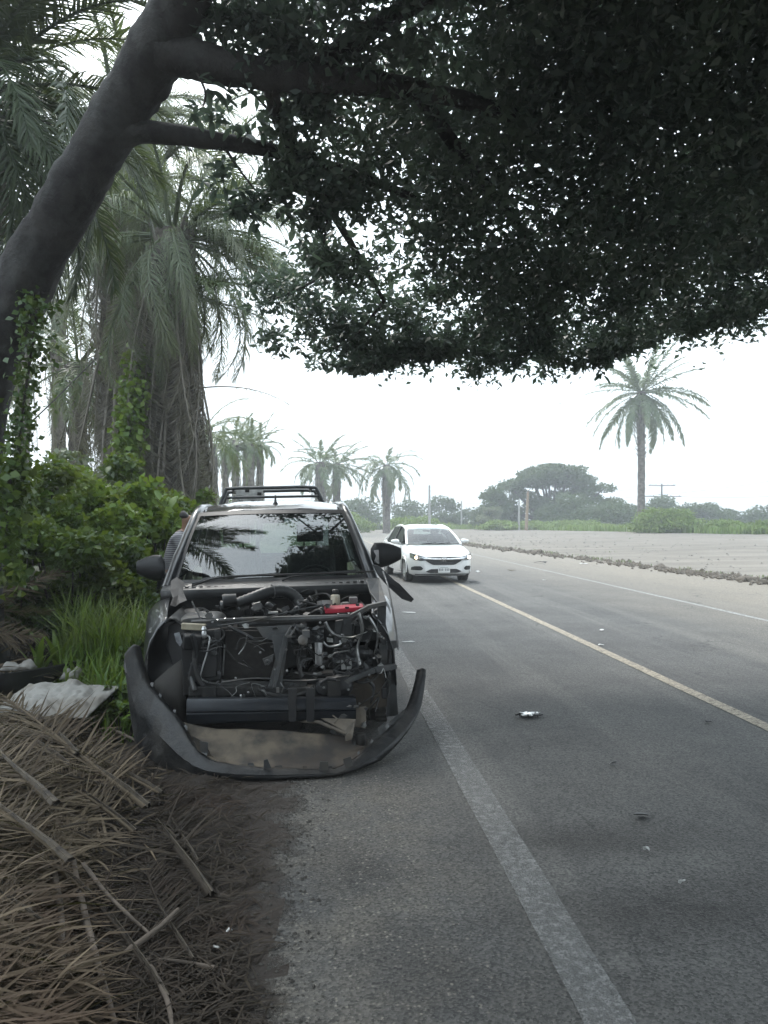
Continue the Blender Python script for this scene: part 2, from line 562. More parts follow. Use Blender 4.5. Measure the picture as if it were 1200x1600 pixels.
    agc = mixc(n, l, 1.0, c, ramp(n, l, ag.outputs['Color'], .1, .9, (.4, .4, .4), (1.75, 1.72, 1.66)), 'MULTIPLY')
    c = mixc(n, l, .85, c, agc)
    fine = ramp(n, l, noi(n, l, v, 240, 2, .5), .62, .72)
    c = mixc(n, l, fine, c, (.19, .185, .175))
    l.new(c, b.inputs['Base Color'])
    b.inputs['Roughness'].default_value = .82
    b.inputs['Specular IOR Level'].default_value = .35
    bp = n.new('ShaderNodeBump'); bp.inputs['Strength'].default_value = .55; bp.inputs['Distance'].default_value = .006
    l.new(ag.outputs['Distance'], bp.inputs['Height']); l.new(bp.outputs[0], b.inputs['Normal'])
    # the crumbling edge: soil shows between the last stones
    ed = n.new('ShaderNodeMath'); ed.operation = 'MULTIPLY_ADD'; ed.inputs[1].default_value = .8
    l.new(noi(n, l, v, 4.5, 10, .8), ed.inputs[0]); l.new(sx.outputs['X'], ed.inputs[2])
    er = n.new('ShaderNodeMapRange'); er.inputs[1].default_value = .14; er.inputs[2].default_value = .30
    l.new(ed.outputs[0], er.inputs[0])
    tr = n.new('ShaderNodeBsdfTransparent'); ms = n.new('ShaderNodeMixShader')
    l.new(er.outputs[0], ms.inputs[0]); l.new(tr.outputs[0], ms.inputs[1]); l.new(b.outputs[0], ms.inputs[2])
    l.new(ms.outputs[0], out.inputs[0])
    return m
M_asphalt = asphalt_mat()

# road sheet: ragged left edge, right edge tucked under the dirt windrow
vs_, fs_ = [], []
vrow = ax(-14, 0, 8) + ax(0, 12, 130) + ax(12, 60, 60) + ax(60, 225, 22) + [225]
for v in vrow:
    left = -.5 + .05 * nz(0, v, 1.1) + .045 * nz(3, v, 4.0) + .02 * nz(7, v, 13)
    yw = max(-20, v)
    x_r = wind_x(yw) + .35
    right = x_r * ct + yw * st
    for t in (0, .004, .3, .6, 1.0):
        u = lerp(left, right, t)
        vs_.append((u, v, 0.0 if t > 0 else -.03))
road = bpy.data.meshes.new('road')
k = 5
fs_ = [(i * k + j, i * k + j + 1, (i + 1) * k + j + 1, (i + 1) * k + j) for i in range(len(vrow) - 1) for j in range(k - 1)]
road.from_pydata(vs_, [], fs_); road.materials.append(M_asphalt)
road_o = tag(link('road', road, rot=(0, 0, TH)), 'grey two lane asphalt road with worn paint lines', kind='structure')

def paint_mat(name, col, wear):
    m, n, l, out = newmat(name)
    tc = n.new('ShaderNodeTexCoord'); v = tc.outputs['Object']
    b = n.new('ShaderNodeBsdfPrincipled')
    c = mixc(n, l, ramp(n, l, noi(n, l, v, 7, 5, .6), .4, .7), col, tuple(x * .75 for x in col))
    c = mixc(n, l, ramp(n, l, noi(n, l, v, 130, 2), .5, .62), c, tuple(x * .5 for x in col))
    l.new(c, b.inputs['Base Color']); b.inputs['Roughness'].default_value = .75
    tr = n.new('ShaderNodeBsdfTransparent')
    mx = n.new('ShaderNodeMixShader')
    a = ramp(n, l, noi(n, l, v, 22, 10, .85), wear - .16, wear + .16)
    l.new(a, mx.inputs[0]); l.new(tr.outputs[0], mx.inputs[1]); l.new(b.outputs[0], mx.inputs[2])
    l.new(mx.outputs[0], out.inputs[0])
    return m
def line(name, uc, w, v0, v1, mat, label, wob=.01):
    b = MB()
    n = int((v1 - v0) / .5)
    rw = []
    for i in range(n + 1):
        v = lerp(v0, v1, i / n)
        o = wob * nz(uc, v, .9)
        rw.append([(uc - w / 2 + o + .006 * nz(1, v, 9), v, .005), (uc + w / 2 + o + .006 * nz(5, v, 9), v, .005)])
    b.rows(rw)
    return tag(b.build(name, mat, road_o), label)
line('edge_line', .915, .17, -6, 190, paint_mat('white_paint', (.215, .215, .21), .49), 'wide worn white line along the near shoulder')
line('centre_line', 3.43, .125, -4, 190, paint_mat('cream_paint', (.38, .33, .25), .42), 'cream yellow line down the middle of the road')
line('edge_line', 7.05, .11, -4, 190, paint_mat('white_paint_far', (.36, .36, .345), .45), 'thin white line along the far lane')

# the scraped dirt yard beyond the windrow
def yard_mat():
    m, n, l, out = newmat('yard_dirt')
    tc = n.new('ShaderNodeTexCoord'); v = tc.outputs['Object']
    b = n.new('ShaderNodeBsdfPrincipled')
    c = mixc(n, l, ramp(n, l, noi(n, l, v, .5, 6, .6), .35, .68), (.12, .106, .088), (.165, .148, .124))
    tr = mapping(n, l, v, (.14, 1.1, 1), rot=(0, 0, R(14)))
    c = mixc(n, l, ramp(n, l, noi(n, l, tr, .9, 6, .65), .45, .68), c, (.088, .078, .065))
    tr2 = mapping(n, l, v, (.05, .45, 1), rot=(0, 0, R(10)))
    c = mixc(n, l, ramp(n, l, noi(n, l, tr2, 1.2, 5, .6), .52, .7), c, (.185, .167, .142))
    c = mixc(n, l, ramp(n, l, noi(n, l, v, 9, 5, .7), .55, .75), c, (.12, .107, .091))
    l.new(c, b.inputs['Base Color']); b.inputs['Roughness'].default_value = .95
    bp = n.new('ShaderNodeBump'); bp.inputs['Strength'].default_value = .7; bp.inputs['Distance'].default_value = .04
    l.new(noi(n, l, tr, 4, 6, .7), bp.inputs['Height']); l.new(bp.outputs[0], b.inputs['Normal'])
    l.new(b.outputs[0], out.inputs[0])
    return m
rw = []
for y in ax(-18, 20, 20) + ax(20, 70, 40) + ax(70, 120, 20):
    x0 = wind_x(y) - .25
    row = []
    for t in np.linspace(0, 1, 46) ** 1.5:
        x = lerp(x0 + .25 * nz(0, y, .5), 75, t)
        row.append((x, y, H(x, y) + .012 if t > 0 else -.03))
    rw.append(row)
b = MB(); b.rows(rw)
# keep the faces nearer than the grassy far edge
b.f = [f for f in b.f if np.mean([b.v[i][1] for i in f]) < far_edge(np.mean([b.v[i][0] for i in f])) + 1.5 * nz(b.v[f[0]][0], 1, .3)]
yard = tag(b.build('dirt_yard', yard_mat(), smooth=40), 'pale scraped dirt yard beside the road', kind='structure')

# stones and weeds on the yard
bmc = MB(); rq = random.Random(44)
for i in range(700):
    y = rq.uniform(9, 75); x = wind_x(y) + abs(rq.gauss(0, 9)) + .6
    if y > far_edge(x) - 2: continue
    s = rq.uniform(.012, .05) * (1 + y / 45); c = Vector((x, y, H(x, y) + .012 + s * .2))
    bmc.add([c + Vector(p) * s * rq.uniform(.6, 1.2) for p in ((1, 0, 0), (0, 1, 0), (-1, 0, 0), (0, -1, 0), (0, 0, .7))], [(0, 1, 4), (1, 2, 4), (2, 3, 4), (3, 0, 4)])
tag(bmc.build('gravel', surf('yard_stone', (.2, .185, .165), (.1, .09, .08), 12, .9)), 'loose stones and crumbs over the dirt yard', kind='stuff')
pq = []
while len(pq) < 900:
    y = rq.uniform(14, 70); x = wind_x(y) + rq.choice((rq.gauss(.5, .3), rq.uniform(1, 30) if noise.noise(Vector((y * .13, len(pq) * .01, 3))) > .25 else rq.gauss(.6, .3)))
    for _ in range(6):
        xx, yy = x + rq.gauss(0, .12), y + rq.gauss(0, .12)
        if yy < far_edge(xx) - 1: pq.append((xx, yy, H(xx, yy)))
V, F = blades(np.array(pq), .12, .03, .7)
tag(link('yard_weeds', np_mesh('yard_weeds', V, F, M_palmgrey)), 'sparse dusty weeds along the edge of the dirt yard', 'weeds', kind='stuff')
# gravel along the crumbled road edge
bmc = MB()
for i in range(1300):
    v = rq.uniform(1.2, 9) if i % 3 else rq.uniform(1.2, 5); u = -.13 + rq.gauss(0, .075)
    x, y = road_xy(u, v); s = rq.choice((.003, .005, .006, .009)) * rq.uniform(.7, 1.4); c = Vector((x, y, max(0, H(x, y)) + s * .25))
    bmc.add([c + Vector(p) * s * rq.uniform(.6, 1.2) for p in ((1, 0, 0), (0, 1, 0), (-1, 0, 0), (0, -1, 0), (0, 0, .8))], [(0, 1, 4), (1, 2, 4), (2, 3, 4), (3, 0, 4)])
tag(bmc.build('road_gravel', surf('edge_stone', (.035, .031, .027), (.085, .078, .068), 40, .9)), 'fine gravel where the asphalt crumbles into the soil', kind='stuff')
# windrow of soil clods
M_clod = surf('clod', (.085, .07, .055), (.16, .138, .113), 12, .95, bump=.9, bscale=30)
def clod_mesh(seed):
    rr = random.Random(seed)
    bm = MB()
    import bmesh
    q = bmesh.new(); bmesh.ops.create_icosphere(q, subdivisions=2, radius=1)
    for v_ in q.verts:
        v_.co *= 1 + .45 * noise.noise(v_.co * 1.3 + Vector((seed * 9.1, 0, 0))) + .2 * noise.noise(v_.co * 3.5 + Vector((0, seed * 4.3, 0)))
        v_.co.z *= .7
    me = bpy.data.meshes.new('clod'); q.to_mesh(me); q.free()
    me.materials.append(M_clod); me.shade_smooth(); me.set_sharp_from_angle(angle=R(35))
    return me
clods = [clod_mesh(i) for i in range(5)]
CL = ['lump of brown earth in the low dirt ridge between road and yard', 'ridge of scraped earth']
ci = 0
for y, n_, s in ((17.0, 2, .09), (18.6, 3, .15), (19.3, 4, .18), (20.3, 4, .2), (21.3, 3, .16), (22.4, 2, .2), (25.5, 3, .22), (31, 3, .2), (34, 4, .24), (36, 4, .3), (37.5, 3, .24), (40, 3, .25), (44, 3, .25), (49, 2, .25)):
    for j in range(n_):
        yy = y + random.uniform(-.5, .5); xx = wind_x(yy) + random.uniform(-.25, .35)
        sc = s * random.uniform(.35, .85)
        o = link('earth_clod', clods[ci % 5], loc=(xx, yy, sc * .2), rot=(random.uniform(-.4, .4), random.uniform(-.4, .4), random.uniform(0, 6)), scale=sc)
        tag(o, CL[0], 'clod', 'clods of earth along the yard edge'); ci += 1
# the finer crumbs
Vc, Fc = [], []
bmc = MB()
for i in range(1500):
    y = random.uniform(8, 60) if i % 4 else random.uniform(14, 24)
    x = wind_x(y) + random.gauss(.1, .32)
    s = random.uniform(.02, .075) * (1 + y / 60)
    c = Vector((x, y, s * .3))
    vv = [c + Vector(p) * s * random.uniform(.6, 1.2) for p in ((1, 0, 0), (0, 1, 0), (-1, 0, 0), (0, -1, 0), (0, 0, .9), (0, 0, -.6))]
    bmc.add(vv, [(0, 1, 4), (1, 2, 4), (2, 3, 4), (3, 0, 4), (1, 0, 5), (2, 1, 5), (3, 2, 5), (0, 3, 5)])
tag(bmc.build('rubble', M_clod), 'small crumbs of earth scattered along the ridge', kind='stuff')
# ridge core
b = MB(); rws = []
for i in range(130):
    y = 3 + i * .5
    hh = .012 + .05 * nz(2, y, .7) + .03 * sstep(30, 38, y)
    wd = .22 + .15 * nz(9, y, .5)
    xc = wind_x(y) + .05
    rws.append([(xc - wd, y, -.02), (xc - wd * .5, y, hh * .6 + .02 * nz(xc, y, 5)), (xc, y, hh + .025 * nz(xc, y, 4)), (xc + wd * .5, y, hh * .7), (xc + wd, y, -.01)])
b.rows(rws)
tag(b.build('dirt_ridge', M_clod, smooth=50), 'low ridge of scraped earth between road and yard', kind='structure')
# ------------------------------------------------------------------ wrecked pickup
M_paint = surf('black_paint', (.006, .007, .009), (.011, .012, .014), 3, .3, metal=.1, coat=.7, dust=(.025, .023, .02), rough2=.42)
M_roofpaint = surf('roof_paint', (.016, .018, .022), (.03, .03, .032), 4, .25, metal=.4, coat=1.0, rough2=.38)
M_plas = surf('black_plastic', (.008, .008, .009), (.015, .015, .016), 5, .48, dust=(.026, .024, .021))
M_plasg = surf('worn_plastic', (.013, .014, .015), (.025, .026, .027), 6, .4, dust=(.045, .04, .034))
M_dark = surf('engine_black', (.006, .006, .006), (.016, .015, .014), 9, .5, dust=(.035, .031, .026))
M_steel = surf('grey_steel', (.12, .12, .12), (.2, .195, .19), 9, .45, metal=.6, dust=(.12, .10, .08))
M_grey = surf('grey_primer', (.04, .042, .044), (.085, .085, .084), 7, .5, metal=.2, dust=(.065, .056, .045))
M_alu = surf('aluminium', (.55, .55, .55), (.4, .4, .4), 20, .35, metal=.9)
M_rub = surf('rubber', (.02, .02, .02), (.035, .033, .03), 8, .85)
M_tyre = surf('tyre_dusty', (.03, .029, .028), (.075, .068, .06), 5, .9, bump=.2)
M_tan = surf('muddy_tan', (.115, .092, .066), (.026, .024, .022), 4.5, .85, lo=.4, hi=.6, dust=(.055, .04, .03))
M_cream = surf('cream_plastic', (.3, .27, .2), (.2, .175, .12), 10, .5)
M_red = surf('red_plastic', (.42, .018, .04), (.3, .012, .03), 9, .38)
M_rad = surf('radiator_fins', (.016, .014, .013), (.028, .025, .022), 30, .6, metal=.3)
M_white = surf('white_plastic', (.5, .5, .485), (.36, .36, .345), 8, .5)
M_seat = surf('seat_fabric', (.03, .03, .032), (.05, .05, .05), 30, .85)
M_chrome = surf('chrome', (.6, .6, .6), (.45, .45, .45), 10, .15, metal=1)
M_glass = glassmat('windshield_glass', (.45, .52, .52), 2.1)
M_sglass = glassmat('tinted_glass', (.30, .35, .35), 1.7)
M_clear = glassmat('clear_glass', (.85, .9, .9), 1.5)

TSL = 0.13
truck = empty('pickup_truck', (-.722, 5.0, 0), (0, R(-1.3), math.atan(TSL)))
tag(truck, 'wrecked black pickup truck with its front torn open and the bonnet gone', 'pickup truck')
Mt = Euler((0, R(-1.3), math.atan(TSL))).to_matrix().to_4x4()
Mt.translation = Vector((-.722, 5.0, 0))
Mti = Mt.inverted()
CAMP = Vector((0, 0, CAM_H))
def tp(px, py, yl, Mi=None):
    Mi = Mti if Mi is None else Mi
    o = Mi @ CAMP
    d = Mi.to_3x3() @ Vector(((px - CX) / FPX, 1, -(py - HY) / FPX))
    return o + d * ((yl - o.y) / d.y)
def TT(seq): return [tp(*q) for q in seq]
def tpart(mb, name, mat, parent=None, label=None, **kw):
    o = mb.build(name, mat, parent or truck, **kw)
    if label: o['label'] = label
    return o
def smooth_path(pts, k=4):
    pts = [Vector(p) for p in pts]
    out = []
    n = len(pts)
    for i in range(n - 1):
        p0, p1, p2, p3 = pts[max(i - 1, 0)], pts[i], pts[i + 1], pts[min(i + 2, n - 1)]
        for j in range(k):
            t = j / k
            out.append(.5 * ((2 * p1) + (p2 - p0) * t + (2 * p0 - 5 * p1 + 4 * p2 - p3) * t * t + (3 * p1 - p0 - 3 * p2 + p3) * t ** 3))
    return out + [pts[-1]]

# chassis
b = MB()
for sx in (-.42, .42):
    b.beam((sx, .22, .42), (sx, 1.1, .42), .09, .13); b.beam((sx, 1.1, .42), (sx, 5.2, .5), .09, .15)
for y in (.5, 1.6, 2.7, 3.8, 5.0): b.box((0, y, .44), (.85, .09, .1))
b.box((0, 1.0, .33), (.55, .5, .16)); b.tube([(-.7, .99, .36), (.7, .99, .36)], .04); b.tube([(-.7, 4.07, .38), (.7, 4.07, .38)], .06)
b.lathe([(.02, -.16), (.15, -.12), (.17, 0), (.15, .12), (.02, .16)], 14, (0, 4.07, .38), (0, 1, 0))
tpart(b, 'chassis', M_dark)
# wheels
def wheel(parent, c, steer=0, r=.38, w=.24, ty=None, rimm=None, n_sp=6, side=1):
    t = MB(); prof = []
    for a, z in ((.62, -.5), (.84, -.5), (.95, -.42), (1.0, -.25), (1.0, -.06), (.985, -.05), (.985, .05), (1.0, .06), (1.0, .25), (.95, .42), (.84, .5), (.62, .5)):
        prof.append((a * r, z * w))
    o_ = MB().lathe(prof, 28, (0, 0, 0), (1, 0, 0))
    # remove the closing caps
    o_.f = o_.f[:-2]
    # tread blocks
    for k_ in range(28):
        a = 2 * math.pi * k_ / 28
        for zz in (-.3, .3):
            o_.box((zz * w, math.cos(a) * r * 1.002, math.sin(a) * r * 1.002), (.34 * w, .045, .014), (a + math.pi / 2, 0, 0))
    ob = o_.build('tyre', ty or M_tyre, parent, smooth=40)
    rm = MB()
    rm.lathe([(.63 * r, -.42 * w), (.55 * r, -.36 * w), (.52 * r, .3 * w), (.60 * r, .4 * w), (.64 * r, .46 * w), (.60 * r, .46 * w), (.50 * r, .32 * w)], 28, (0, 0, 0), (side, 0, 0)); rm.f = rm.f[:-2]
    rm.lathe([(.001, .34 * w), (.1 * r, .36 * w), (.13 * r, .3 * w), (.2 * r, .22 * w), (.2 * r, .1 * w), (.01, .1 * w)], 14, (0, 0, 0), (side, 0, 0))
    for k_ in range(n_sp):
        a = 2 * math.pi * k_ / n_sp
        d = Vector((0, math.cos(a), math.sin(a)))
        rm.beam(d * .12 * r + Vector((side * .24 * w, 0, 0)), d * .62 * r + Vector((side * .36 * w, 0, 0)), .13 * r, .05, up=(1, 0, 0))
    rb = rm.build('rim', rimm or M_alu, parent, smooth=40)
    dk = MB().lathe([(.01, -.02), (.5 * r, -.02), (.5 * r, .02), (.01, .02)], 20, (0, 0, 0), (1, 0, 0)).build('brake_disc', M_dark, parent)
    return ob
for sx in (-1, 1):
    for yl in (.99, 4.07):
        wn_ = empty('wheel', (sx * .77, yl, .385 + (.0)), (0, 0, R(-9) if yl < 2 else 0)); wn_.parent = truck
        wheel(wn_, None, side=sx)
# cab shell: sides, sill, floor, firewall
ZB = lambda y: interp(y, [1.2, 1.7, 2.6, 3.75], [1.06, 1.08, 1.10, 1.12])      # belt line
def side_x(z): return interp(z, [.34, .5, .75, 1.0, 1.12], [.84, .905, .925, .905, .875])
for sx in (-1, 1):
    for nm, y0, y1 in (('front_door', 1.72, 2.74), ('rear_door', 2.755, 3.62)):
        b = MB()
        zs = [.36, .42, .5, .62, .75, .9, 1.0, 1.06, 1.12]
        b.rows([[(sx * (side_x(z) - .0), lerp(y0, y1, t), min(z, ZB(lerp(y0, y1, t)))) for z in zs] for t in np.linspace(0, 1, 7)])
        d = b.build('door', M_paint, truck, smooth=40, solid=.03)
        hb = MB().tube([(sx * .925, y1 - .25, .98), (sx * .965, y1 - .22, .985), (sx * .965, y1 - .08, .985), (sx * .925, y1 - .05, .98)], .014)
        hb.build('handle', M_paint, d, smooth=50)
    # sill / cab corner
    b = MB(); b.beam((sx * .84, 1.65, .36), (sx * .84, 3.7, .38), .12, .12); tpart(b, 'sill', M_plas)
    b = MB(); b.rows([[(sx * side_x(z), y, min(z, 1.12)) for z in (.36, .6, .8, 1.0, 1.12)] for y in (3.63, 3.72, 3.8)]); tpart(b, 'cab_corner', M_paint, smooth=40, solid=.02)
    # pillars
    b = MB()
    b.tube(smooth_path([(sx * .835, 1.28, 1.06), (sx * .76, 1.62, 1.36), (sx * .672, 2.06, 1.665), (sx * .655, 2.35, 1.72)], 5), [.05] * 5 + [.042] * 11, 8)
    tpart(b, 'windscreen_pillar', M_paint, smooth=60)
    b = MB()
    b.tube(smooth_path([(sx * .655, 2.2, 1.70), (sx * .665, 2.8, 1.735), (sx * .65, 3.4, 1.71), (sx * .70, 3.62, 1.5), (sx * .82, 3.76, 1.1)], 4), .04, 8)
    b.beam((sx * .86, 2.74, 1.1), (sx * .672, 2.78, 1.71), .08, .04, up=(1, 0, 0))
    tpart(b, 'roof_rail', M_paint, smooth=60)
    b = MB(); b.grid(lambda u, v: Vector((sx * lerp(.85, .675, v), lerp(lerp(1.75, 2.3, v), 2.70, u), lerp(1.09, 1.68, v))), 3, 3)
    tpart(b, 'side_window', M_sglass)
    b = MB(); b.grid(lambda u, v: Vector((sx * lerp(.85, .675, v), lerp(2.8, lerp(3.62, 3.45, v), u), lerp(1.1, 1.68, v))), 3, 3)
    tpart(b, 'side_window', M_sglass)
# roof
def roofz(x, y):
    base = interp(y, [2.04, 2.15, 2.4, 2.9, 3.4, 3.6], [1.675, 1.715, 1.765, 1.795, 1.765, 1.71])
    return base - .055 * (abs(x) / .66) ** 2.6 + (.006 if abs(abs(x) - .3) < .07 else 0)
b = MB()
ys = [2.04, 2.09, 2.15, 2.28, 2.45, 2.7, 3.0, 3.3, 3.5, 3.6]
b.rows([[(x, y + .05 * (1 - abs(x) / .66) * (-1 if y < 2.2 else 0), roofz(x, y)) for x in np.linspace(-.66, .66, 23)] for y in ys])
tpart(b, 'roof', M_roofpaint, smooth=50, solid=.02)
# antenna
b = MB(); b.lathe([(.028, 0), (.022, .02), (.012, .035), (.008, .075), (.004, .1), (.001, .105)], 12, (0.03, 2.24, 1.735), (0, .25, 1)); tpart(b, 'antenna', M_plas, smooth=50)
# windscreen
def ws(u, v):
    x = lerp(-1, 1, u)
    y = lerp(1.30, 2.02, v) - .10 * (1 - x * x) * (1 - .4 * v)
    z = lerp(1.095, 1.675, v) + .035 * math.sin(math.pi * v) + .012 * (1 - x * x) * v
    return Vector((x * lerp(.80, .655, v), y, z))
b = MB(); b.grid(ws, 20, 12); tpart(b, 'windscreen', M_glass, smooth=80)
b = MB()
def wsoff(u, v, o): return ws(u, v) + Vector((0, -.57, .82)) * o
b.rows([[wsoff(u, v, .004) for u in np.linspace(0, 1, 21)] for v in (.93, .97, 1.0)])
b.rows([[wsoff(u, v, .004) for u in np.linspace(0, 1, 21)] for v in (0, .02, .045)])
b.rows([[wsoff(u, v, .004) for v in np.linspace(0, 1, 13)] for u in (0, .012, .024)]); b.rows([[wsoff(u, v, .004) for v in np.linspace(0, 1, 13)] for u in (.976, .988, 1)])
tpart(b, 'windscreen_seal', M_plas)
for u0, u1, v1 in ((.12, .52, .045), (.55, .93, .05)):
    b = MB(); b.tube([wsoff(u0, .0, .02), wsoff(u0 + .05, .03, .025), wsoff(u1, v1 + .02, .02)], [.012, .008, .005], 6); b.tube([wsoff(u0 + .03, .05, .012), wsoff(u1 + .01, v1 + .035, .012)], .007, 5)
    tpart(b, 'wiper', M_plas)
# cowl below the windscreen
b = MB()
b.rows([[(x * .86, y - .09 * (1 - x * x), z + .01 * (1 - x * x)) for x in np.linspace(-1, 1, 21)] for y, z in ((1.33, 1.10), (1.25, 1.085), (1.16, 1.075), (1.12, 1.06), (1.10, .99))])
cw = tpart(b, 'cowl', M_plasg, smooth=40, solid=.008)
b = MB()
for k_ in range(26):
    x = lerp(-.72, .72, k_ / 25); b.box((x, 1.17 - .075 * (1 - (x / .86) ** 2), 1.085), (.028, .05, .006))
b.build('louvre', M_plas, cw)['kind'] = 'stuff'
b = MB(); b.tube(smooth_path([tp(*q) for q in ((300, 912, 1.05), (345, 902, 1.04), (400, 899, 1.03), (500, 896, 1.03), (585, 893, 1.04))]), .008, 6); tpart(b, 'bonnet_seal', M_plasg)
# firewall and inner bay
b = MB(); b.rows([[(x, 1.18 + .02 * math.sin(x * 9), z) for x in np.linspace(-.85, .85, 13)] for z in (.35, .6, .8, .95, 1.04)]); b.box((.2, 1.14, .9), (.35, .05, .14)); b.box((-.35, 1.15, .8), (.25, .04, .2))
tpart(b, 'firewall', M_dark, smooth=40)
for sx in (-1, 1):
    b = MB()
    b.rows([[(sx * x, y, z) for y in np.linspace(.42, 1.2, 8)] for x, z in ((.52, .5), (.56, .7), (.6, .86), (.66, .92), (.70, .93), (.72, .90))])
    b.lathe([(.11, 0), (.10, .05), (.07, .07), (.02, .075)], 14, (sx * .58, .95, .86), (0, 0, 1))
    tpart(b, 'inner_wing', M_dark, smooth=40, solid=.01)
# cab inside
b = MB(); b.rows([[(x * .82, y, z - .02 * abs(x)) for x in np.linspace(-1, 1, 13)] for y, z in ((1.25, 1.06), (1.5, 1.08), (1.62, 1.06), (1.66, .98), (1.68, .7))])
b.rows([[(.38 + .2 * math.cos(a), y, 1.06 + .06 * math.sin(a)) for a in np.linspace(0, math.pi, 9)] for y in (1.45, 1.68)])
tpart(b, 'dashboard', M_plas, smooth=40)
b = MB(); b.box((0, 2.6, .45), (1.6, 2.3, .04)); tpart(b, 'cab_floor', M_seat)
def ringpts(c, r, nrm, n=20):
    q = Vector((0, 0, 1)).rotation_difference(Vector(nrm))
    return [Vector(c) + q @ Vector((r * math.cos(2 * math.pi * i / n), r * math.sin(2 * math.pi * i / n), 0)) for i in range(n + 1)]
b = MB(); b.tube(ringpts((.37, 1.78, 1.02), .18, (0, -.85, .5)), .014, 6, caps=False); b.tube([(.37, 1.60, .93), (.37, 1.78, 1.02)], .03); b.beam((.2, 1.78, 1.02), (.54, 1.78, 1.02), .04, .02)
tpart(b, 'steering_wheel', M_plas, smooth=50)
for sx in (-.36, .36):
    b = MB()
    b.rows([[(sx + .24 * x * (1 - .1 * abs(x)), 2.42 + .22 * t - (.045 if abs(x) > .7 else 0) + (.1 if abs(x) > .97 else 0), .72 + .62 * t) for x in (-1, -.8, -.4, 0, .4, .8, 1)] for t in np.linspace(0, 1, 6)])
    b.rows([[(sx + .24 * x, 2.0 + .45 * t, .70 - .03 * t + (.02 if abs(x) > .7 else 0)) for x in (-1, -.7, 0, .7, 1)] for t in np.linspace(0, 1, 4)])
    s_ = tpart(b, 'seat', M_seat, smooth=60, solid=.1, sub=1)
    b = MB(); b.box((sx, 2.66, 1.46), (.26, .09, .17)); b.tube([(sx - .06, 2.64, 1.3), (sx - .06, 2.66, 1.42)], .008, 6); b.tube([(sx + .06, 2.64, 1.3), (sx + .06, 2.66, 1.42)], .008, 6)
    b.build('headrest', M_seat, s_, bevel=.03)
b = MB(); b.box((0, 3.35, .95), (1.3, .14, .55), (R(10), 0, 0)); b.box((0, 3.05, .68), (1.3, .5, .14)); tpart(b, 'rear_seat', M_seat, bevel=.04)
b = MB(); b.box((0.0, 2.12, 1.60), (.22, .03, .065)); b.tube([(0, 2.12, 1.62), (0, 2.05, 1.68)], .01, 6); tpart(b, 'rear_view_mirror', M_plas, bevel=.01)
# rear cab wall with its window
b = MB()
b.box((0, 3.70, .8), (1.62, .03, .72)); b.box((-.68, 3.66, 1.4), (.16, .03, .5)); b.box((.68, 3.66, 1.4), (.16, .03, .5)); b.box((0, 3.6, 1.66), (1.28, .03, .1))
tpart(b, 'cab_back', M_paint)
b = MB(); b.grid(lambda u, v: Vector((lerp(-.61, .61, u), lerp(3.69, 3.61, v), lerp(1.16, 1.62, v))), 2, 2); tpart(b, 'rear_window', M_sglass)
# bed
for sx in (-1, 1):
    b = MB()
    rws = []
    for y in np.linspace(3.84, 5.3, 21):
        dd = abs(y - 4.07); arch = .36 + (math.sqrt(max(0, .47 ** 2 - dd * dd)) if dd < .47 else 0)
        zs = [max(.42, arch), max(.62, arch + .02), max(.86, arch + .04), 1.02, 1.12, 1.16]
        rws.append([(sx * x, y, z) for x, z in zip((.90, .925, .93, .915, .895, .86), zs)])
    b.rows(rws); b.rows([[(sx * .80, y, z) for z in (.62, 1.16)] for y in (3.84, 5.3)]); b.rows([[(sx * x, y, 1.165) for x in (.80, .865)] for y in (3.84, 5.3)])
    tpart(b, 'bed_side', M_paint, smooth=40)
b = MB(); b.box((0, 4.57, .63), (1.6, 1.46, .03)); b.box((0, 3.85, .9), (1.6, .03, .5)); b.box((0, 5.31, .9), (1.62, .05, .52)); tpart(b, 'bed_floor', M_dark)
# tubular bar over the bed
Z0, Z1 = 1.985, 1.885
b = MB()
for yy, zt in ((4.45, 1.99), (4.75, 1.96)):
    b.tube(smooth_path([(-.80, yy, 1.16), (-.72, yy, 1.6), (-.60, yy, zt - .05), (-.52, yy, zt), (0, yy, zt + .004), (.44, yy, zt), (.53, yy, zt - .06), (.66, yy, 1.6), (.76, yy, 1.16)], 4), .021, 8)
b.tube([(-.57, 4.45, 1.88), (.555, 4.45, 1.88)], .016, 8)
for x in (-.5, .44): b.tube([(x, 4.45, 1.975), (x, 4.75, 1.95)], .018, 6)
tpart(b, 'sports_bar', surf('bar_grey', (.06, .065, .068), (.1, .1, .1), 9, .4, metal=.5), smooth=60)
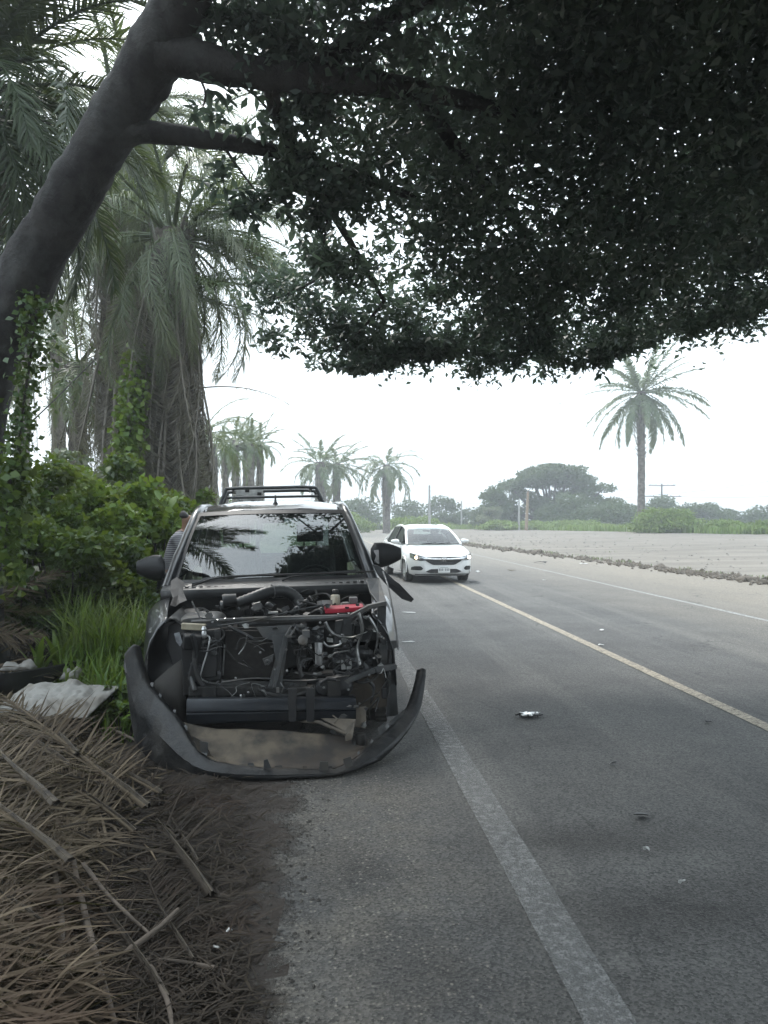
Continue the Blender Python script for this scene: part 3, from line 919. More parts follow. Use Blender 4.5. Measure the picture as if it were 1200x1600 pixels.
# mirrors
for sx, q, lab in ((-1, Vector((-1.035, 1.74, 1.205)), None), (1, Vector((1.0, 1.74, 1.26)), None)):
    b = MB()
    rws = []
    for t in np.linspace(0, 1, 9):
        x = sx * (t - .5) * (.23 if sx < 0 else .27)
        hh = (.115 if t < .3 else .115 * (1 - .55 * ((t - .3) / .7) ** 1.6)) * (.55 + .45 * min(1, t * 8))
        dz = -.0 + (.012 * t)
        dpt = .075 * (1 - .5 * t)
        rws.append([q + Vector((x, dpt * math.cos(a) * (1 if math.cos(a) < 0 else .35), hh * math.sin(a) + dz)) for a in np.linspace(0, 2 * math.pi, 15)[:-1]])
    if sx > 0: rws = rws[:]
    # wide end towards the tip on the kerb side, towards the door on the road side
    b.rows(rws, close=True); b.add(rws[0], [tuple(range(14))]); b.add(rws[-1], [tuple(range(13, -1, -1))])
    mo = tpart(b, 'wing_mirror', M_plas, smooth=50)
    b = MB(); b.tube([(sx * .865, 1.72, 1.10), (sx * .92, 1.74, 1.14), (q.x - sx * .08, 1.75, q.z - .06)], [.035, .03, .025], 8); b.build('mirror_arm', M_plas, mo, smooth=50)
    b = MB(); b.plate([q + Vector((sx * -.11, .03, -.07)), q + Vector((sx * .11, .03, -.05)), q + Vector((sx * .11, .03, .05)), q + Vector((sx * -.11, .03, .075))], .004); b.build('mirror_glass', M_chrome, mo)
    if sx > 0:
        b = MB(); b.plate([q + Vector((-.115, -.066, -.06)), q + Vector((-.07, -.074, -.07)), q + Vector((-.072, -.074, .055)), q + Vector((-.115, -.066, .05))], .006); o_ = b.build('mirror_cap', M_chrome, mo); o_['label'] = 'bright chrome cap on the mirror'
# front fenders (what is left of them)
for sx in (-1, 1):
    b = MB(); rws = []
    y0 = .36 if sx > 0 else .42
    for y in np.linspace(y0, 1.70, 19):
        dd = abs(y - .99); ar = .385 + (math.sqrt(max(0, .465 ** 2 - dd * dd)) if dd < .465 else 0)
        ar = max(ar, .40)
        top = interp(y, [.3, .6, 1.2, 1.7], [.90, .955, 1.02, 1.06])
        xi = interp(y, [.3, .6, 1.2, 1.7], [.70, .735, .80, .86])
        dent = (.02 * nz(y, sx, 3.0)) * (1 - sstep(.5, .9, y))
        row = [(sx * xi, y, top)]
        for t, xo in ((.12, .06), (.3, .115), (.5, .148), (.75, .16), (1, .165)):
            zz = lerp(top, ar, t)
            row.append((sx * (min(xi + xo, .94) + dent), y, zz))
        rws.append(row)
    b.rows(rws)
    tpart(b, 'front_wing', M_paint, smooth=50, solid=.012)
    # dark liner behind the wheel opening
    b = MB(); b.rows([[(sx * x, .99 + .45 * math.cos(a), .385 + .45 * math.sin(a)) for x in (.55, .88)] for a in np.linspace(-.2, math.pi + .2, 17)])
    b.rows([[(sx * .56, y, z) for z in (.3, .85)] for y in (.5, 1.5)])
    tpart(b, 'wheel_arch_liner', M_plas, smooth=40)
# bright torn edge on the road side wing
b = MB(); b.tube(smooth_path(TT([(598, 893, 1.15), (606, 915, .75), (613, 950, .48), (619, 985, .40), (622, 1015, .38)])), .007, 6); tpart(b, 'torn_edge', M_steel)

# -------- torn front end
b = MB()
b.tube(TT([(300, 972, .42), (345, 970, .37), (400, 968, .35), (440, 969, .34), (500, 967, .34), (552, 963, .35)]), .016, 6, jit=.1)
b.beam(tp(330, 969, .39), tp(395, 966, .36), .05, .012); b.beam(tp(395, 966, .36), tp(548, 962, .37), .06, .014)
b.tube(TT([(345, 977, .31), (395, 970, .29), (455, 955, .33), (505, 945, .42)]), .006, 5)
rs = tpart(b, 'radiator_support', M_grey, smooth=50)
for k_, (px, py) in enumerate(((340, 969), (352, 967), (366, 967), (528, 960), (545, 959))):
    MB().lathe([(.008, 0), (.007, .006), (.001, .007)], 8, tp(px, py, .345), (0, -.3, 1)).build('bolt', M_chrome, rs)
# headlamp frame, road side
b = MB()
b.beam(tp(548, 963, .36), tp(575, 949, .36), .05, .03); b.beam(tp(573, 949, .36), tp(602, 942, .40), .05, .03)
b.plate(TT([(590, 945, .39), (604, 942, .39), (603, 975, .40), (612, 1010, .42), (598, 1012, .41), (590, 985, .40)]), .03)
b.plate(TT([(592, 1005, .40), (606, 1008, .40), (606, 1050, .42), (596, 1050, .41)]), .03)
b.plate(TT([(604, 1003, .38), (623, 1000, .42), (623, 1012, .42), (606, 1016, .38)]), .04)
b.beam(tp(538, 1066, .26), tp(585, 1047, .28), .045, .03, h2=.03); b.beam(tp(585, 1047, .28), tp(618, 1041, .34), .045, .035)
tpart(b, 'headlamp_frame', M_grey, bevel=.004)
b = MB(); b.plate(TT([(555, 968, .50), (592, 950, .50), (590, 1000, .5), (555, 1004, .5)]), .02); b.plate(TT([(534, 965, .44), (552, 966, .44), (550, 1008, .42), (530, 1004, .42)]), .05); b.plate(TT([(524, 970, .40), (537, 968, .40), (530, 1010, .38), (522, 1008, .38)]), .03)
tpart(b, 'headlamp_housing', M_plasg, bevel=.006)
# radiator, condenser
b = MB(); b.plate(TT([(322, 982, .46), (452, 980, .46), (448, 1072, .46), (322, 1076, .46)]), .05); rad = tpart(b, 'radiator', M_rad)
b = MB()
for k_ in range(22): 
    y_ = lerp(990, 1066, k_ / 21); b.beam(tp(350, y_, .445), tp(436, y_, .445), .006, .006)
b.build('fin', M_dark, rad)['kind'] = 'stuff'
b = MB(); b.plate(TT([(352, 985, .425), (440, 985, .425), (436, 1060, .425), (346, 1062, .425)]), .02); tpart(b, 'condenser', M_rad, bevel=.004)
b = MB(); b.tube(TT([(351, 1007, .40), (348, 1055, .40)]), .006, 6); tpart(b, 'condenser_edge', M_alu)
b = MB(); b.plate(TT([(322, 985, .37), (346, 982, .37), (346, 1062, .36), (312, 1066, .35)]), .05); b.plate(TT([(316, 1010, .335), (340, 1008, .335), (338, 1058, .33), (312, 1060, .33)]), .03); b.box(tp(340, 992, .34), (.05, .03, .06)); b.box(tp(335, 1008, .33), (.04, .03, .02)); b.box(tp(335, 1022, .33), (.05, .02, .02))
tpart(b, 'air_duct', M_plas, bevel=.006)
b = MB(); b.tube(smooth_path(TT([(318, 983, .30), (320, 991, .29), (327, 995, .29), (327, 1003, .28), (323, 1022, .28), (316, 1044, .28), (313, 1058, .28), (320, 1064, .28), (332, 1067, .30), (352, 1070, .33)]), 3), .006, 6)
b.lathe([(.014, -.03), (.018, -.02), (.018, .01), (.012, .02), (.02, .03), (.01, .05)], 10, tp(319, 990, .30), (0, 0, 1)); tpart(b, 'coolant_pipe', M_alu, smooth=50)
# centre latch support
b = MB()
b.plate(TT([(424, 990, .30), (452, 990, .30), (446, 1030, .27), (440, 1078, .26), (418, 1078, .26), (430, 1030, .27)]), .025)
b.beam(tp(446, 994, .25), tp(428, 1074, .23), .02, .025); b.plate(TT([(410, 1030, .25), (428, 1022, .25), (426, 1034, .25), (414, 1040, .25)]), .015)
b.plate(TT([(400, 980, .32), (478, 976, .32), (474, 1000, .30), (440, 1004, .30), (412, 998, .30)]), .03)
b.lathe([(.02, 0), (.02, .02), (.008, .022), (.008, -.01)], 10, tp(418, 1034, .24), (0, -1, 0))
tpart(b, 'latch_support', M_grey, bevel=.004)
b = MB(); b.beam(tp(452, 996, .24), tp(462, 980, .25), .012, .01); b.beam(tp(446, 994, .24), tp(455, 978, .25), .012, .01); b.box(tp(452, 994, .235), (.035, .01, .018)); b.box(tp(478, 990, .25), (.05, .05, .05)); b.lathe([(.035, 0), (.035, .03), (.01, .035)], 12, tp(473, 1000, .25), (0, -1, .2))
tpart(b, 'bonnet_latch', M_steel, bevel=.002)
b = MB(); b.tube(TT([(438, 1066, .22), (443, 1074, .21), (440, 1082, .22)]), .005, 5); b.box(tp(434, 1078, .21), (.02, .015, .035)); tpart(b, 'latch_hook', M_steel)
# receiver drier + pipe
b = MB(); b.lathe([(.005, -.085), (.024, -.08), (.026, -.07), (.026, .07), (.024, .08), (.005, .085)], 14, tp(499, 1021, .38), (.02, 0, 1)); b.beam(tp(493, 996, .37), tp(494, 1040, .37), .012, .012); tpart(b, 'receiver_drier', M_alu, smooth=40)
b = MB(); b.tube(smooth_path(TT([(492, 995, .34), (497, 994, .33), (505, 1003, .32), (513, 1010, .32), (526, 1009, .32), (532, 1006, .32), (531, 1001, .33)]), 4), .008, 7); tpart(b, 'refrigerant_pipe', M_alu, smooth=60)
# fan and horn lumps
b = MB(); b.lathe([(.02, -.03), (.07, -.03), (.085, 0), (.07, .03), (.04, .045), (.01, .045)], 16, tp(533, 1072, .28), (0, -1, 0)); b.lathe([(.02, -.02), (.05, -.02), (.06, .0), (.05, .02), (.01, .03)], 16, tp(505, 1074, .26), (0, -1, .1)); b.box(tp(520, 1084, .27), (.16, .05, .035)); b.tube(TT([(500, 1068, .22), (512, 1060, .22), (525, 1062, .22)]), .012, 7)
tpart(b, 'horn', M_plas, smooth=40)
b = MB(); b.box(tp(541, 1038, .36), (.075, .03, .07)); tpart(b, 'relay_box', surf('grey_white', (.28, .28, .27), (.18, .18, .17), 12, .5), bevel=.006)
b = MB(); b.plate(TT([(522, 1014, .4), (574, 1008, .4), (578, 1024, .4), (560, 1060, .42), (522, 1056, .42)]), .02); b.box(tp(553, 1036, .385), (.03, .02, .07)); b.tube(TT([(530, 1026, .38), (548, 1020, .38), (566, 1020, .38)]), .007, 6); b.box(tp(563, 1045, .38), (.04, .03, .05)); b.box(tp(548, 1006, .40), (.022, .02, .04))
tpart(b, 'inner_bracket', M_plasg, bevel=.004)
b = MB(); b.plate(TT([(535, 1062, .46), (600, 1052, .48), (606, 1104, .46), (536, 1112, .44)]), .012); b.plate(TT([(536, 1078, .445), (566, 1074, .445), (570, 1106, .435), (534, 1112, .43)]), .008); tpart(b, 'splash_panel', surf('splash_tan', (.085, .07, .053), (.06, .05, .04), 6, .85), bevel=.004)
b = MB(); b.plate(TT([(608, 1014, .44), (616, 1012, .44), (622, 1118, .46), (604, 1120, .46)]), .02); b.beam(tp(611, 1016, .42), tp(606, 1116, .42), .012, .02); tpart(b, 'wing_bracket', M_grey)
# crossmember + bumper beam
b = MB(); b.beam(tp(296, 1078, .30), tp(545, 1080, .30), .1, .07); b.plate(TT([(345, 1062, .3), (430, 1066, .3), (480, 1062, .3), (480, 1078, .28), (345, 1080, .28)]), .03); tpart(b, 'crossmember', M_dark, bevel=.01)
b = MB(); rws = []
for i in range(15):
    t = i / 14; px = lerp(292, 556, t); bow = .07 * (1 - (2 * t - 1) ** 2)
    a_, c_ = tp(px, lerp(1093, 1092, t), .16 - bow), tp(px, lerp(1132, 1124, t), .16 - bow)
    dn = .008 * nz(px * .03, 2, 1.0)
    rws.append([a_ + Vector((0, .07, 0)), a_ + Vector((0, .0, .004)), lerp(a_, c_, .12) + Vector((0, -.018 + dn, 0)), lerp(a_, c_, .46) + Vector((0, -.022 + dn, 0)), lerp(a_, c_, .5) + Vector((0, -.01 + dn, 0)), lerp(a_, c_, .56) + Vector((0, -.022 + dn, 0)), lerp(a_, c_, .9) + Vector((0, -.015, 0)), c_, c_ + Vector((0, .07, 0))])
b.rows(rws); bb = tpart(b, 'bumper_beam', surf('beam_blue_black', (.01, .012, .016), (.017, .02, .025), 5, .4, metal=.3, dust=(.03, .027, .025)), smooth=35)
for px in (456, 484): 
    MB().plate(TT([(px - 6, 1076, .06), (px + 8, 1076, .06), (px + 7, 1128, .055), (px - 5, 1128, .055)]), .02).build('bracket', M_plas, bb, bevel=.004)
# lower struts, mud flaps
b = MB(); b.tube(TT([(470, 1126, .12), (498, 1128, .06), (540, 1146, .02)]), .012, 7); b.plate(TT([(500, 1122, .1), (556, 1124, .12), (550, 1156, .02), (540, 1158, .02), (538, 1142, .04)]), .012); b.plate(TT([(555, 1106, .22), (572, 1104, .22), (572, 1138, .18), (555, 1136, .18)]), .01); b.tube(TT([(520, 1118, .08), (528, 1124, .05), (522, 1130, .06)]), .006, 6); b.lathe([(.022, -.01), (.022, .01), (.008, .012)], 10, tp(545, 1150, .01), (0, -1, 0))
tpart(b, 'lower_strut', surf('strut_beige', (.15, .125, .095), (.08, .068, .055), 12, .7), bevel=.002)
b = MB(); b.lathe([(.01, -.05), (.035, -.045), (.04, 0), (.035, .05), (.01, .055)], 12, tp(563, 1158, .1), (0, 0, 1)); b.tube(TT([(553, 1150, .1), (553, 1172, .04)]), .014, 7); tpart(b, 'fog_lamp', M_plas, smooth=40)
# kerb side wreckage
b = MB(); b.plate(TT([(283, 974, .34), (322, 976, .34), (318, 986, .33), (283, 984, .33)]), .05); tpart(b, 'battery_clamp', M_cream, bevel=.006)
b = MB(); b.plate(TT([(262, 978, .5), (280, 968, .46), (291, 985, .45), (290, 1030, .44), (270, 1046, .48), (260, 1010, .5)]), .03); b.plate(TT([(282, 990, .30), (320, 990, .32), (318, 1080, .34), (286, 1090, .34)]), .05); b.box(tp(300, 1002, .30), (.12, .08, .1), (.2, .1, .3)); b.box(tp(305, 1050, .30), (.08, .06, .12), (.1, .2, .1))
tpart(b, 'broken_headlamp', M_plas, bevel=.012)
b = MB(); b.plate(TT([(272, 990, .28), (280, 988, .28), (285, 1004, .27), (281, 1010, .27), (275, 1002, .27)]), .006); tpart(b, 'lamp_shard', surf('dull_reflector', (.2, .21, .22), (.1, .1, .11), 20, .35, metal=.6))
b = MB(); b.rows([[tp(*q) for q in row] for row in (((242, 1064, .40), (236, 1100, .38), (246, 1140, .36)), ((262, 1046, .42), (254, 1090, .38), (262, 1140, .34)), ((284, 1030, .44), (276, 1084, .38), (284, 1138, .33)), ((290, 1032, .47), (292, 1084, .42), (296, 1136, .36)))])
tpart(b, 'mud_flap', surf('dusty_liner', (.045, .041, .037), (.025, .024, .023), 4, .9), smooth=60, solid=.012)
# engine bay contents
b = MB(); rws = []
for t in np.linspace(0, 1, 7):
    y = lerp(.52, .86, t); k_ = .9 if t in (0, 1) else 1
    rws.append([Vector((-.50, y, .80)) + Vector((.17 * k_ * math.copysign(abs(math.cos(a)) ** .5, math.cos(a)), 0, .13 * k_ * math.copysign(abs(math.sin(a)) ** .5, math.sin(a)))) for a in np.linspace(0, 2 * math.pi, 21)[:-1]])
b.rows(rws, close=True); b.add(rws[0], [tuple(range(20))]); b.add(rws[-1], [tuple(range(19, -1, -1))])
ac = tpart(b, 'air_cleaner', surf('airbox_grey', (.05, .052, .055), (.075, .075, .076), 5, .45, dust=(.1, .09, .075)), smooth=50)
b = MB(); b.lathe([(.05, 0), (.055, .02), (.05, .04), (.045, .1)], 14, tp(348, 940, .62), (1, .1, .1)); b.build('duct_collar', M_plas, ac, smooth=50)
b = MB(); b.rows([TT(q) for q in ([(267, 908, .82), (276, 902, .85), (288, 910, .85)], [(266, 922, .74), (280, 918, .78), (286, 924, .76)], [(270, 934, .68), (278, 930, .72), (292, 938, .68)], [(266, 946, .62), (274, 948, .66), (280, 943, .64)])]); tpart(b, 'torn_panel', surf('torn_grey', (.13, .115, .105), (.08, .072, .066), 9, .6), solid=.004)
b = MB()
hp = smooth_path(TT([(345, 948, .72), (368, 944, .72), (395, 934, .74), (420, 925, .78), (444, 924, .82), (462, 934, .84), (472, 950, .82)]), 8)
b.tube(hp, [.042 + .005 * (i % 2) for i in range(len(hp))], 12); tpart(b, 'intake_hose', M_plasg, smooth=60)
for i in (8, 26):
    b = MB(); b.tube(ringpts(hp[i], .05, (hp[i + 1] - hp[i]).normalized(), 14), .005, 5, caps=False); tpart(b, 'hose_clamp', M_steel)
rr = random.Random(5)
b = MB(); b.box((-.02, .86, .66), (.56, .5, .3)); b.box((-.02, .82, .83), (.46, .36, .06)); tpart(b, 'engine_block', M_dark, bevel=.02)
for i in range(26):
    px, py = rr.uniform(380, 508), rr.uniform(938, 962); yl = rr.uniform(.52, .95)
    p = tp(px, py, yl); b = MB()
    if i % 3 == 0: b.lathe([(.005, -.03), (.02, -.03), (.024, 0), (.018, .02), (.004, .03)], 10, p, (rr.uniform(-1, 1), rr.uniform(-1, 0), .6))
    elif i % 3 == 1: b.box(p, (rr.uniform(.03, .1), rr.uniform(.03, .08), rr.uniform(.02, .05)), (rr.uniform(-.4, .4), rr.uniform(-.4, .4), rr.uniform(-1, 1)))
    else: b.tube(smooth_path([p, p + Vector((rr.uniform(-.08, .08), .03, .03)), p + Vector((rr.uniform(-.16, .16), .06, -.01))]), rr.uniform(.008, .016), 7)
    tpart(b, 'engine_fitting', rr.choice([M_dark, M_dark, M_plasg, M_steel, M_grey]), smooth=40)
b = MB(); b.box(tp(427, 957, .60), (.07, .05, .014)); tpart(b, 'metal_tag', M_alu, bevel=.003)
b = MB(); b.box(tp(466, 915, 1.10), (.085, .02, .028)); b.box(tp(482, 913, 1.10), (.03, .03, .03)); tpart(b, 'data_plate', M_steel, bevel=.003)
b = MB(); b.lathe([(.02, -.06), (.035, -.055), (.037, .0), (.034, .03), (.02, .035)], 14, tp(524, 936, .85), (0, 0, 1)); rv = tpart(b, 'brake_reservoir', surf('reservoir', (.55, .5, .4), (.3, .2, .1), 14, .45), smooth=50)
MB().lathe([(.024, 0), (.024, .022), (.018, .026), (.002, .027)], 12, tp(524, 926, .85), (0, 0, 1)).build('cap', M_plas, rv, smooth=40)
b = MB()
q4 = TT([(508, 952, .50), (569, 948, .50), (566, 960, .46), (509, 963, .46)])
b.plate([q4[0] + Vector((0, .12, .012)), q4[1] + Vector((0, .12, .012)), q4[1], q4[0]], .035, (0, 0, -1)); tpart(b, 'fuse_box', M_red, label='bright red box lid in the engine bay', bevel=.008)
b = MB(); b.box(tp(552, 938, .7), (.06, .08, .05)); b.box(tp(540, 944, .66), (.05, .06, .03)); tpart(b, 'abs_unit', M_steel, bevel=.006)
b = MB(); b.plate(TT([(572, 905, .9), (592, 902, 1.0), (604, 940, .52), (592, 944, .5), (578, 925, .7)]), .02, (0, 0, -1)); tpart(b, 'wing_rail', M_grey, bevel=.004)
# cables
for i, q in enumerate(([(300, 915, 1.0), (330, 905, 1.05), (345, 901, 1.08)], [(478, 936, .9), (492, 930, .95), (510, 928, .95), (520, 938, .85)], [(486, 942, .8), (500, 946, .8), (515, 945, .78)], [(470, 926, 1.0), (490, 920, 1.05), (495, 932, .98), (488, 940, .95)], [(520, 946, .8), (540, 934, .9), (560, 930, .95)],
                       [(572, 1010, .40), (585, 1022, .37), (592, 1040, .36), (596, 1052, .35)], [(600, 1052, .35), (608, 1068, .34), (606, 1086, .34), (600, 1090, .34), (598, 1076, .34), (605, 1064, .33)], [(578, 1108, .3), (585, 1098, .3), (592, 1090, .32), (586, 1112, .28)], [(468, 1050, .3), (495, 1056, .28), (520, 1054, .3)], [(397, 1012, .34), (412, 1006, .32), (430, 1004, .3)], [(300, 940, .6), (310, 960, .5), (318, 976, .42)], [(455, 1008, .3), (470, 1012, .3), (478, 1008, .3)])):
    b = MB(); b.tube(smooth_path(TT(q), 5), .007 if i > 4 else .009, 6); tpart(b, 'cable', M_dark if i % 3 else M_rub, smooth=60)
# pulleys and belt in the open gap beside the radiator
for px, py, yl, r_ in ((470, 1028, .64, .075), (492, 1050, .63, .05), (458, 1058, .63, .055), (520, 1040, .66, .06), (478, 1002, .66, .045)):
    b = MB(); b.lathe([(.01, -.02), (r_ * .5, -.02), (r_ * .55, -.008), (r_ * .85, -.008), (r_, -.02), (r_, .02), (.01, .02)], 18, tp(px, py, yl), (0, 1, 0)); tpart(b, 'pulley', M_dark, smooth=35)
b = MB(); bl_ = TT([(452, 1062, .62), (462, 1022, .62), (478, 996, .63), (494, 1040, .62), (494, 1060, .62), (470, 1066, .62), (452, 1062, .62)]); b.tube(bl_, .008, 5); tpart(b, 'drive_belt', M_rub)
# bent strips, hoses and crumpled sheet
for q, w_, m_ in (([(356, 978), (380, 990), (404, 1002), (416, 998)], .022, 'g'), ([(458, 976), (470, 1000), (466, 1030), (472, 1058)], .026, 'd'), ([(560, 958), (566, 985), (558, 1012), (562, 1040)], .022, 'b'), ([(346, 1066), (400, 1060), (470, 1064), (545, 1056)], .016, 'g'), ([(545, 1112), (566, 1098), (592, 1082)], .02, 'g'), ([(300, 990), (306, 1020), (298, 1050), (304, 1080)], .03, 'd'), ([(508, 972), (520, 990), (546, 996), (572, 988)], .018, 'b'), ([(575, 962), (590, 990), (586, 1020)], .016, 'b'), ([(480, 1094), (500, 1112), (530, 1120)], .018, 'g'), ([(410, 1078), (424, 1090), (446, 1084)], .02, 'b'), ([(572, 1060), (584, 1074), (580, 1098)], .02, 'g')):
    yl_ = rr.uniform(.24, .32) if 'rr' in globals() else .28
    pts = smooth_path(TT([(a_, c_, yl_ + .03 * ((i * 7) % 3 - 1)) for i, (a_, c_) in enumerate(q)]), 4)
    b = MB(); b.rows([[p + Vector((-w_ * .5, 0, -w_ * .35)), p + Vector((0, -.006, 0)), p + Vector((w_ * .5, .002, w_ * .35))] for p in pts]); tpart(b, 'bent_strip', {'g': M_grey, 'd': M_plasg, 'b': surf('scraped_metal', (.3, .3, .29), (.14, .14, .135), 25, .35, metal=.8)}[m_], solid=.004, smooth=40)
for q, r_ in (([(395, 1070, .28), (420, 1084, .24), (455, 1088, .23), (490, 1076, .26), (505, 1062, .3)], .014), ([(310, 1000, .30), (304, 1030, .27), (316, 1070, .27), (350, 1084, .28)], .016), ([(455, 1000, .32), (480, 1010, .34), (486, 990, .36), (510, 978, .36)], .012), ([(540, 1050, .32), (560, 1066, .28), (585, 1060, .30), (598, 1036, .34)], .01), ([(560, 975, .42), (580, 990, .40), (572, 1012, .40), (590, 1030, .38)], .009)):
    b = MB(); b.tube(smooth_path(TT(q), 6), r_, 8); tpart(b, 'loose_hose', M_rub, smooth=60)
b = MB(); b.rows([[tp(lerp(455, 506, i / 9), lerp(980, 1004, j / 6), .30 + .05 * noise.noise(Vector((i * .9, j * .8, 3)))) for j in range(7)] for i in range(10)]); tpart(b, 'crumpled_sheet', M_grey, solid=.003)
b = MB(); b.rows([[tp(lerp(520, 582, i / 9), lerp(1016, 1052, j / 6), .355 + .05 * noise.noise(Vector((i * .8, j * .9, 8)))) for j in range(7)] for i in range(10)]); tpart(b, 'crumpled_sheet', M_plasg, solid=.003)
# small torn brackets, clips, bolts and loose wires all over the opened front
M_bright = surf('scraped_metal', (.3, .3, .29), (.14, .14, .135), 25, .35, metal=.8)
rr = random.Random(17)
MS = [M_dark, M_plasg, M_grey, M_steel, M_plas, M_grey, M_bright]
def shard(px, py, yl, s_, mat, nm):
    c = tp(px, py, yl); k_ = rr.randint(4, 6); a0 = rr.uniform(0, 6.28)
    ring = [c + Vector((math.cos(a0 + 6.283 * i / k_) * s_ * rr.uniform(.5, 1.2), rr.uniform(-.25, .25) * s_, math.sin(a0 + 6.283 * i / k_) * s_ * rr.uniform(.35, .9))) for i in range(k_)]
    b = MB(); b.plate(ring, .004 + rr.random() * .01); tpart(b, nm, mat)
for zone, n_ in (((296, 345, 980, 1075, .26, .34), 16), ((380, 545, 975, 1012, .24, .36), 20), ((455, 545, 1012, 1082, .26, .38), 18), ((540, 606, 968, 1062, .30, .42), 20), ((300, 560, 1068, 1090, .2, .28), 14), ((500, 600, 1095, 1150, .04, .3), 14), ((300, 600, 945, 968, .38, .5), 14)):
    for _ in range(n_):
        shard(rr.uniform(zone[0], zone[1]), rr.uniform(zone[2], zone[3]), rr.uniform(zone[4], zone[5]), rr.uniform(.012, .034), rr.choice(MS), 'bracket')
for _ in range(26):
    px, py, yl = rr.uniform(300, 600), rr.uniform(975, 1100), rr.uniform(.2, .34)
    pts = [(px, py, yl)]
    for _k in range(3): pts.append((pts[-1][0] + rr.uniform(-26, 26), pts[-1][1] + rr.uniform(-8, 20), yl + rr.uniform(-.03, .03)))
    b = MB(); b.tube(smooth_path(TT(pts), 4), rr.uniform(.0025, .006), 5); tpart(b, 'cable', rr.choice([M_dark, M_dark, M_rub, M_bright, M_grey]), smooth=60)
for _ in range(30):
    MB().lathe([(.009, 0), (.008, .006), (.001, .007)], 7, tp(rr.uniform(296, 604), rr.uniform(968, 1110), rr.uniform(.18, .3)), (rr.uniform(-.3, .3), -1, rr.uniform(0, .6))).build('bolt', rr.choice([M_bright, M_steel]), truck)
b = MB(); b.box(tp(600, 1083, .33), (.035, .02, .075)); b.box(tp(590, 1092, .33), (.02, .02, .02)); tpart(b, 'wiring_plug', M_plas, bevel=.005)
# torn trim hanging out over the road
b = MB(); b.plate(TT([(582, 882, 1.22), (592, 884, 1.2), (618, 908, 1.12), (624, 912, 1.10), (647, 936, 1.05), (643, 941, 1.05), (628, 936, 1.05), (604, 914, 1.12), (590, 898, 1.2)]), .02); tpart(b, 'hanging_trim', M_plas, label='strip of black trim hanging loose over the road', bevel=.004)
# -------- bumper cover, dropped to the ground
LIP = [(207, 1008, .46), (222, 1060, .36), (240, 1086, .24), (275, 1126, .06), (300, 1166, -.1), (330, 1190, -.21), (400, 1201, -.27), (470, 1204, -.28), (530, 1202, -.26), (565, 1181, -.15), (600, 1151, .05), (640, 1112, .30), (655, 1076, .46), (662, 1045, .56)]
BOT = [(196, 1040, .48), (206, 1130, .40), (216, 1166, .24), (244, 1192, .03), (284, 1208, -.11), (328, 1217, -.24), (400, 1222, -.30), (470, 1225, -.31), (530, 1221, -.29), (577, 1201, -.15), (622, 1161, .08), (652, 1118, .33), (660, 1085, .48), (664, 1050, .57)]
lipp, botp = smooth_path(TT(LIP), 8), smooth_path(TT(BOT), 8)
lipp = [p + Vector((0, 0, .009 * noise.noise(Vector((i * .55, 1, 0))) + .012 * max(0, noise.noise(Vector((i * 1.7, 5, 0))) - .2))) for i, p in enumerate(lipp)]
zmin = [-.006 + max(0, -p.x - .55) * .022 for p in botp]
botp = [Vector((p.x, p.y, max(p.z, .012 - .0227 * p.x * 0))) for p in botp]
rws = []
for i, (a_, c_) in enumerate(zip(lipp, botp)):
    cen = Vector((0, .9, a_.z)); out_ = (Vector((a_.x, a_.y, 0)) - Vector((0, .9, 0))).normalized()
    w_ = .035 * min(1, (a_ - c_).length / .1)
    rws.append([a_ - out_ * .05 + Vector((0, 0, -.012)), a_ - out_ * .012 + Vector((0, 0, .004)), a_, lerp(a_, c_, .2) + out_ * w_ * .55, lerp(a_, c_, .42) + out_ * w_, lerp(a_, c_, .48) + out_ * w_ * .7, lerp(a_, c_, .75) + out_ * w_ * .6, c_, c_ - out_ * .05])
b = MB(); b.rows(rws)
bump = tpart(b, 'bumper', surf('bumper_plastic', (.006, .0065, .007), (.011, .011, .012), 7, .42, dust=(.034, .031, .027), rough2=.66, spec=.35, bump=.25, bscale=30), label='dark bumper cover fallen to the ground at the front', smooth=45, solid=.006)
b = MB()
back = TT([(286, 1128, .16), (330, 1138, .10), (400, 1140, .06), (470, 1144, .06), (530, 1150, .08), (575, 1156, .16)])
front = TT([(305, 1166, -.08), (338, 1190, -.18), (400, 1199, -.25), (470, 1202, -.255), (528, 1199, -.24), (566, 1176, -.12)])
back, front = smooth_path(back, 4), smooth_path(front, 4)
b.rows([[lerp(a_, c_, t) + Vector((0, 0, -.03 * math.sin(math.pi * t) + (.012 if t == .4 else 0) + .008 * nz(a_.x * 5, t * 3, 1.5))) for t in (0, .06, .2, .4, .45, .7, .9, 1 + .05 * nz(a_.x * 9, 1, 1.3))] for a_, c_ in zip(back, front)])
b.build('undertray', M_tan, bump, smooth=40, solid=.006)
for q in ([(300, 1150), (320, 1160), (330, 1180), (345, 1190), (330, 1196), (310, 1176)], [(500, 1190), (512, 1190), (514, 1206), (498, 1206)], [(312, 1158), (325, 1160), (325, 1178), (313, 1174)], [(412, 1188), (418, 1186), (424, 1200), (412, 1202)], [(590, 1138), (600, 1130), (604, 1140), (594, 1150)], [(536, 1186), (548, 1182), (552, 1196), (540, 1200)], [(608, 1128), (632, 1108), (634, 1112), (612, 1134)]):
    yl = interp(q[0][0], [300, 345, 410, 500, 540, 590, 630], [-.12, -.19, -.272, -.272, -.25, .02, .22])
    MB().plate([tp(x, y, yl - .01) for x, y in q], .004).build('clip_tab', M_grey if q[0][0] != 300 else M_tan, bump)
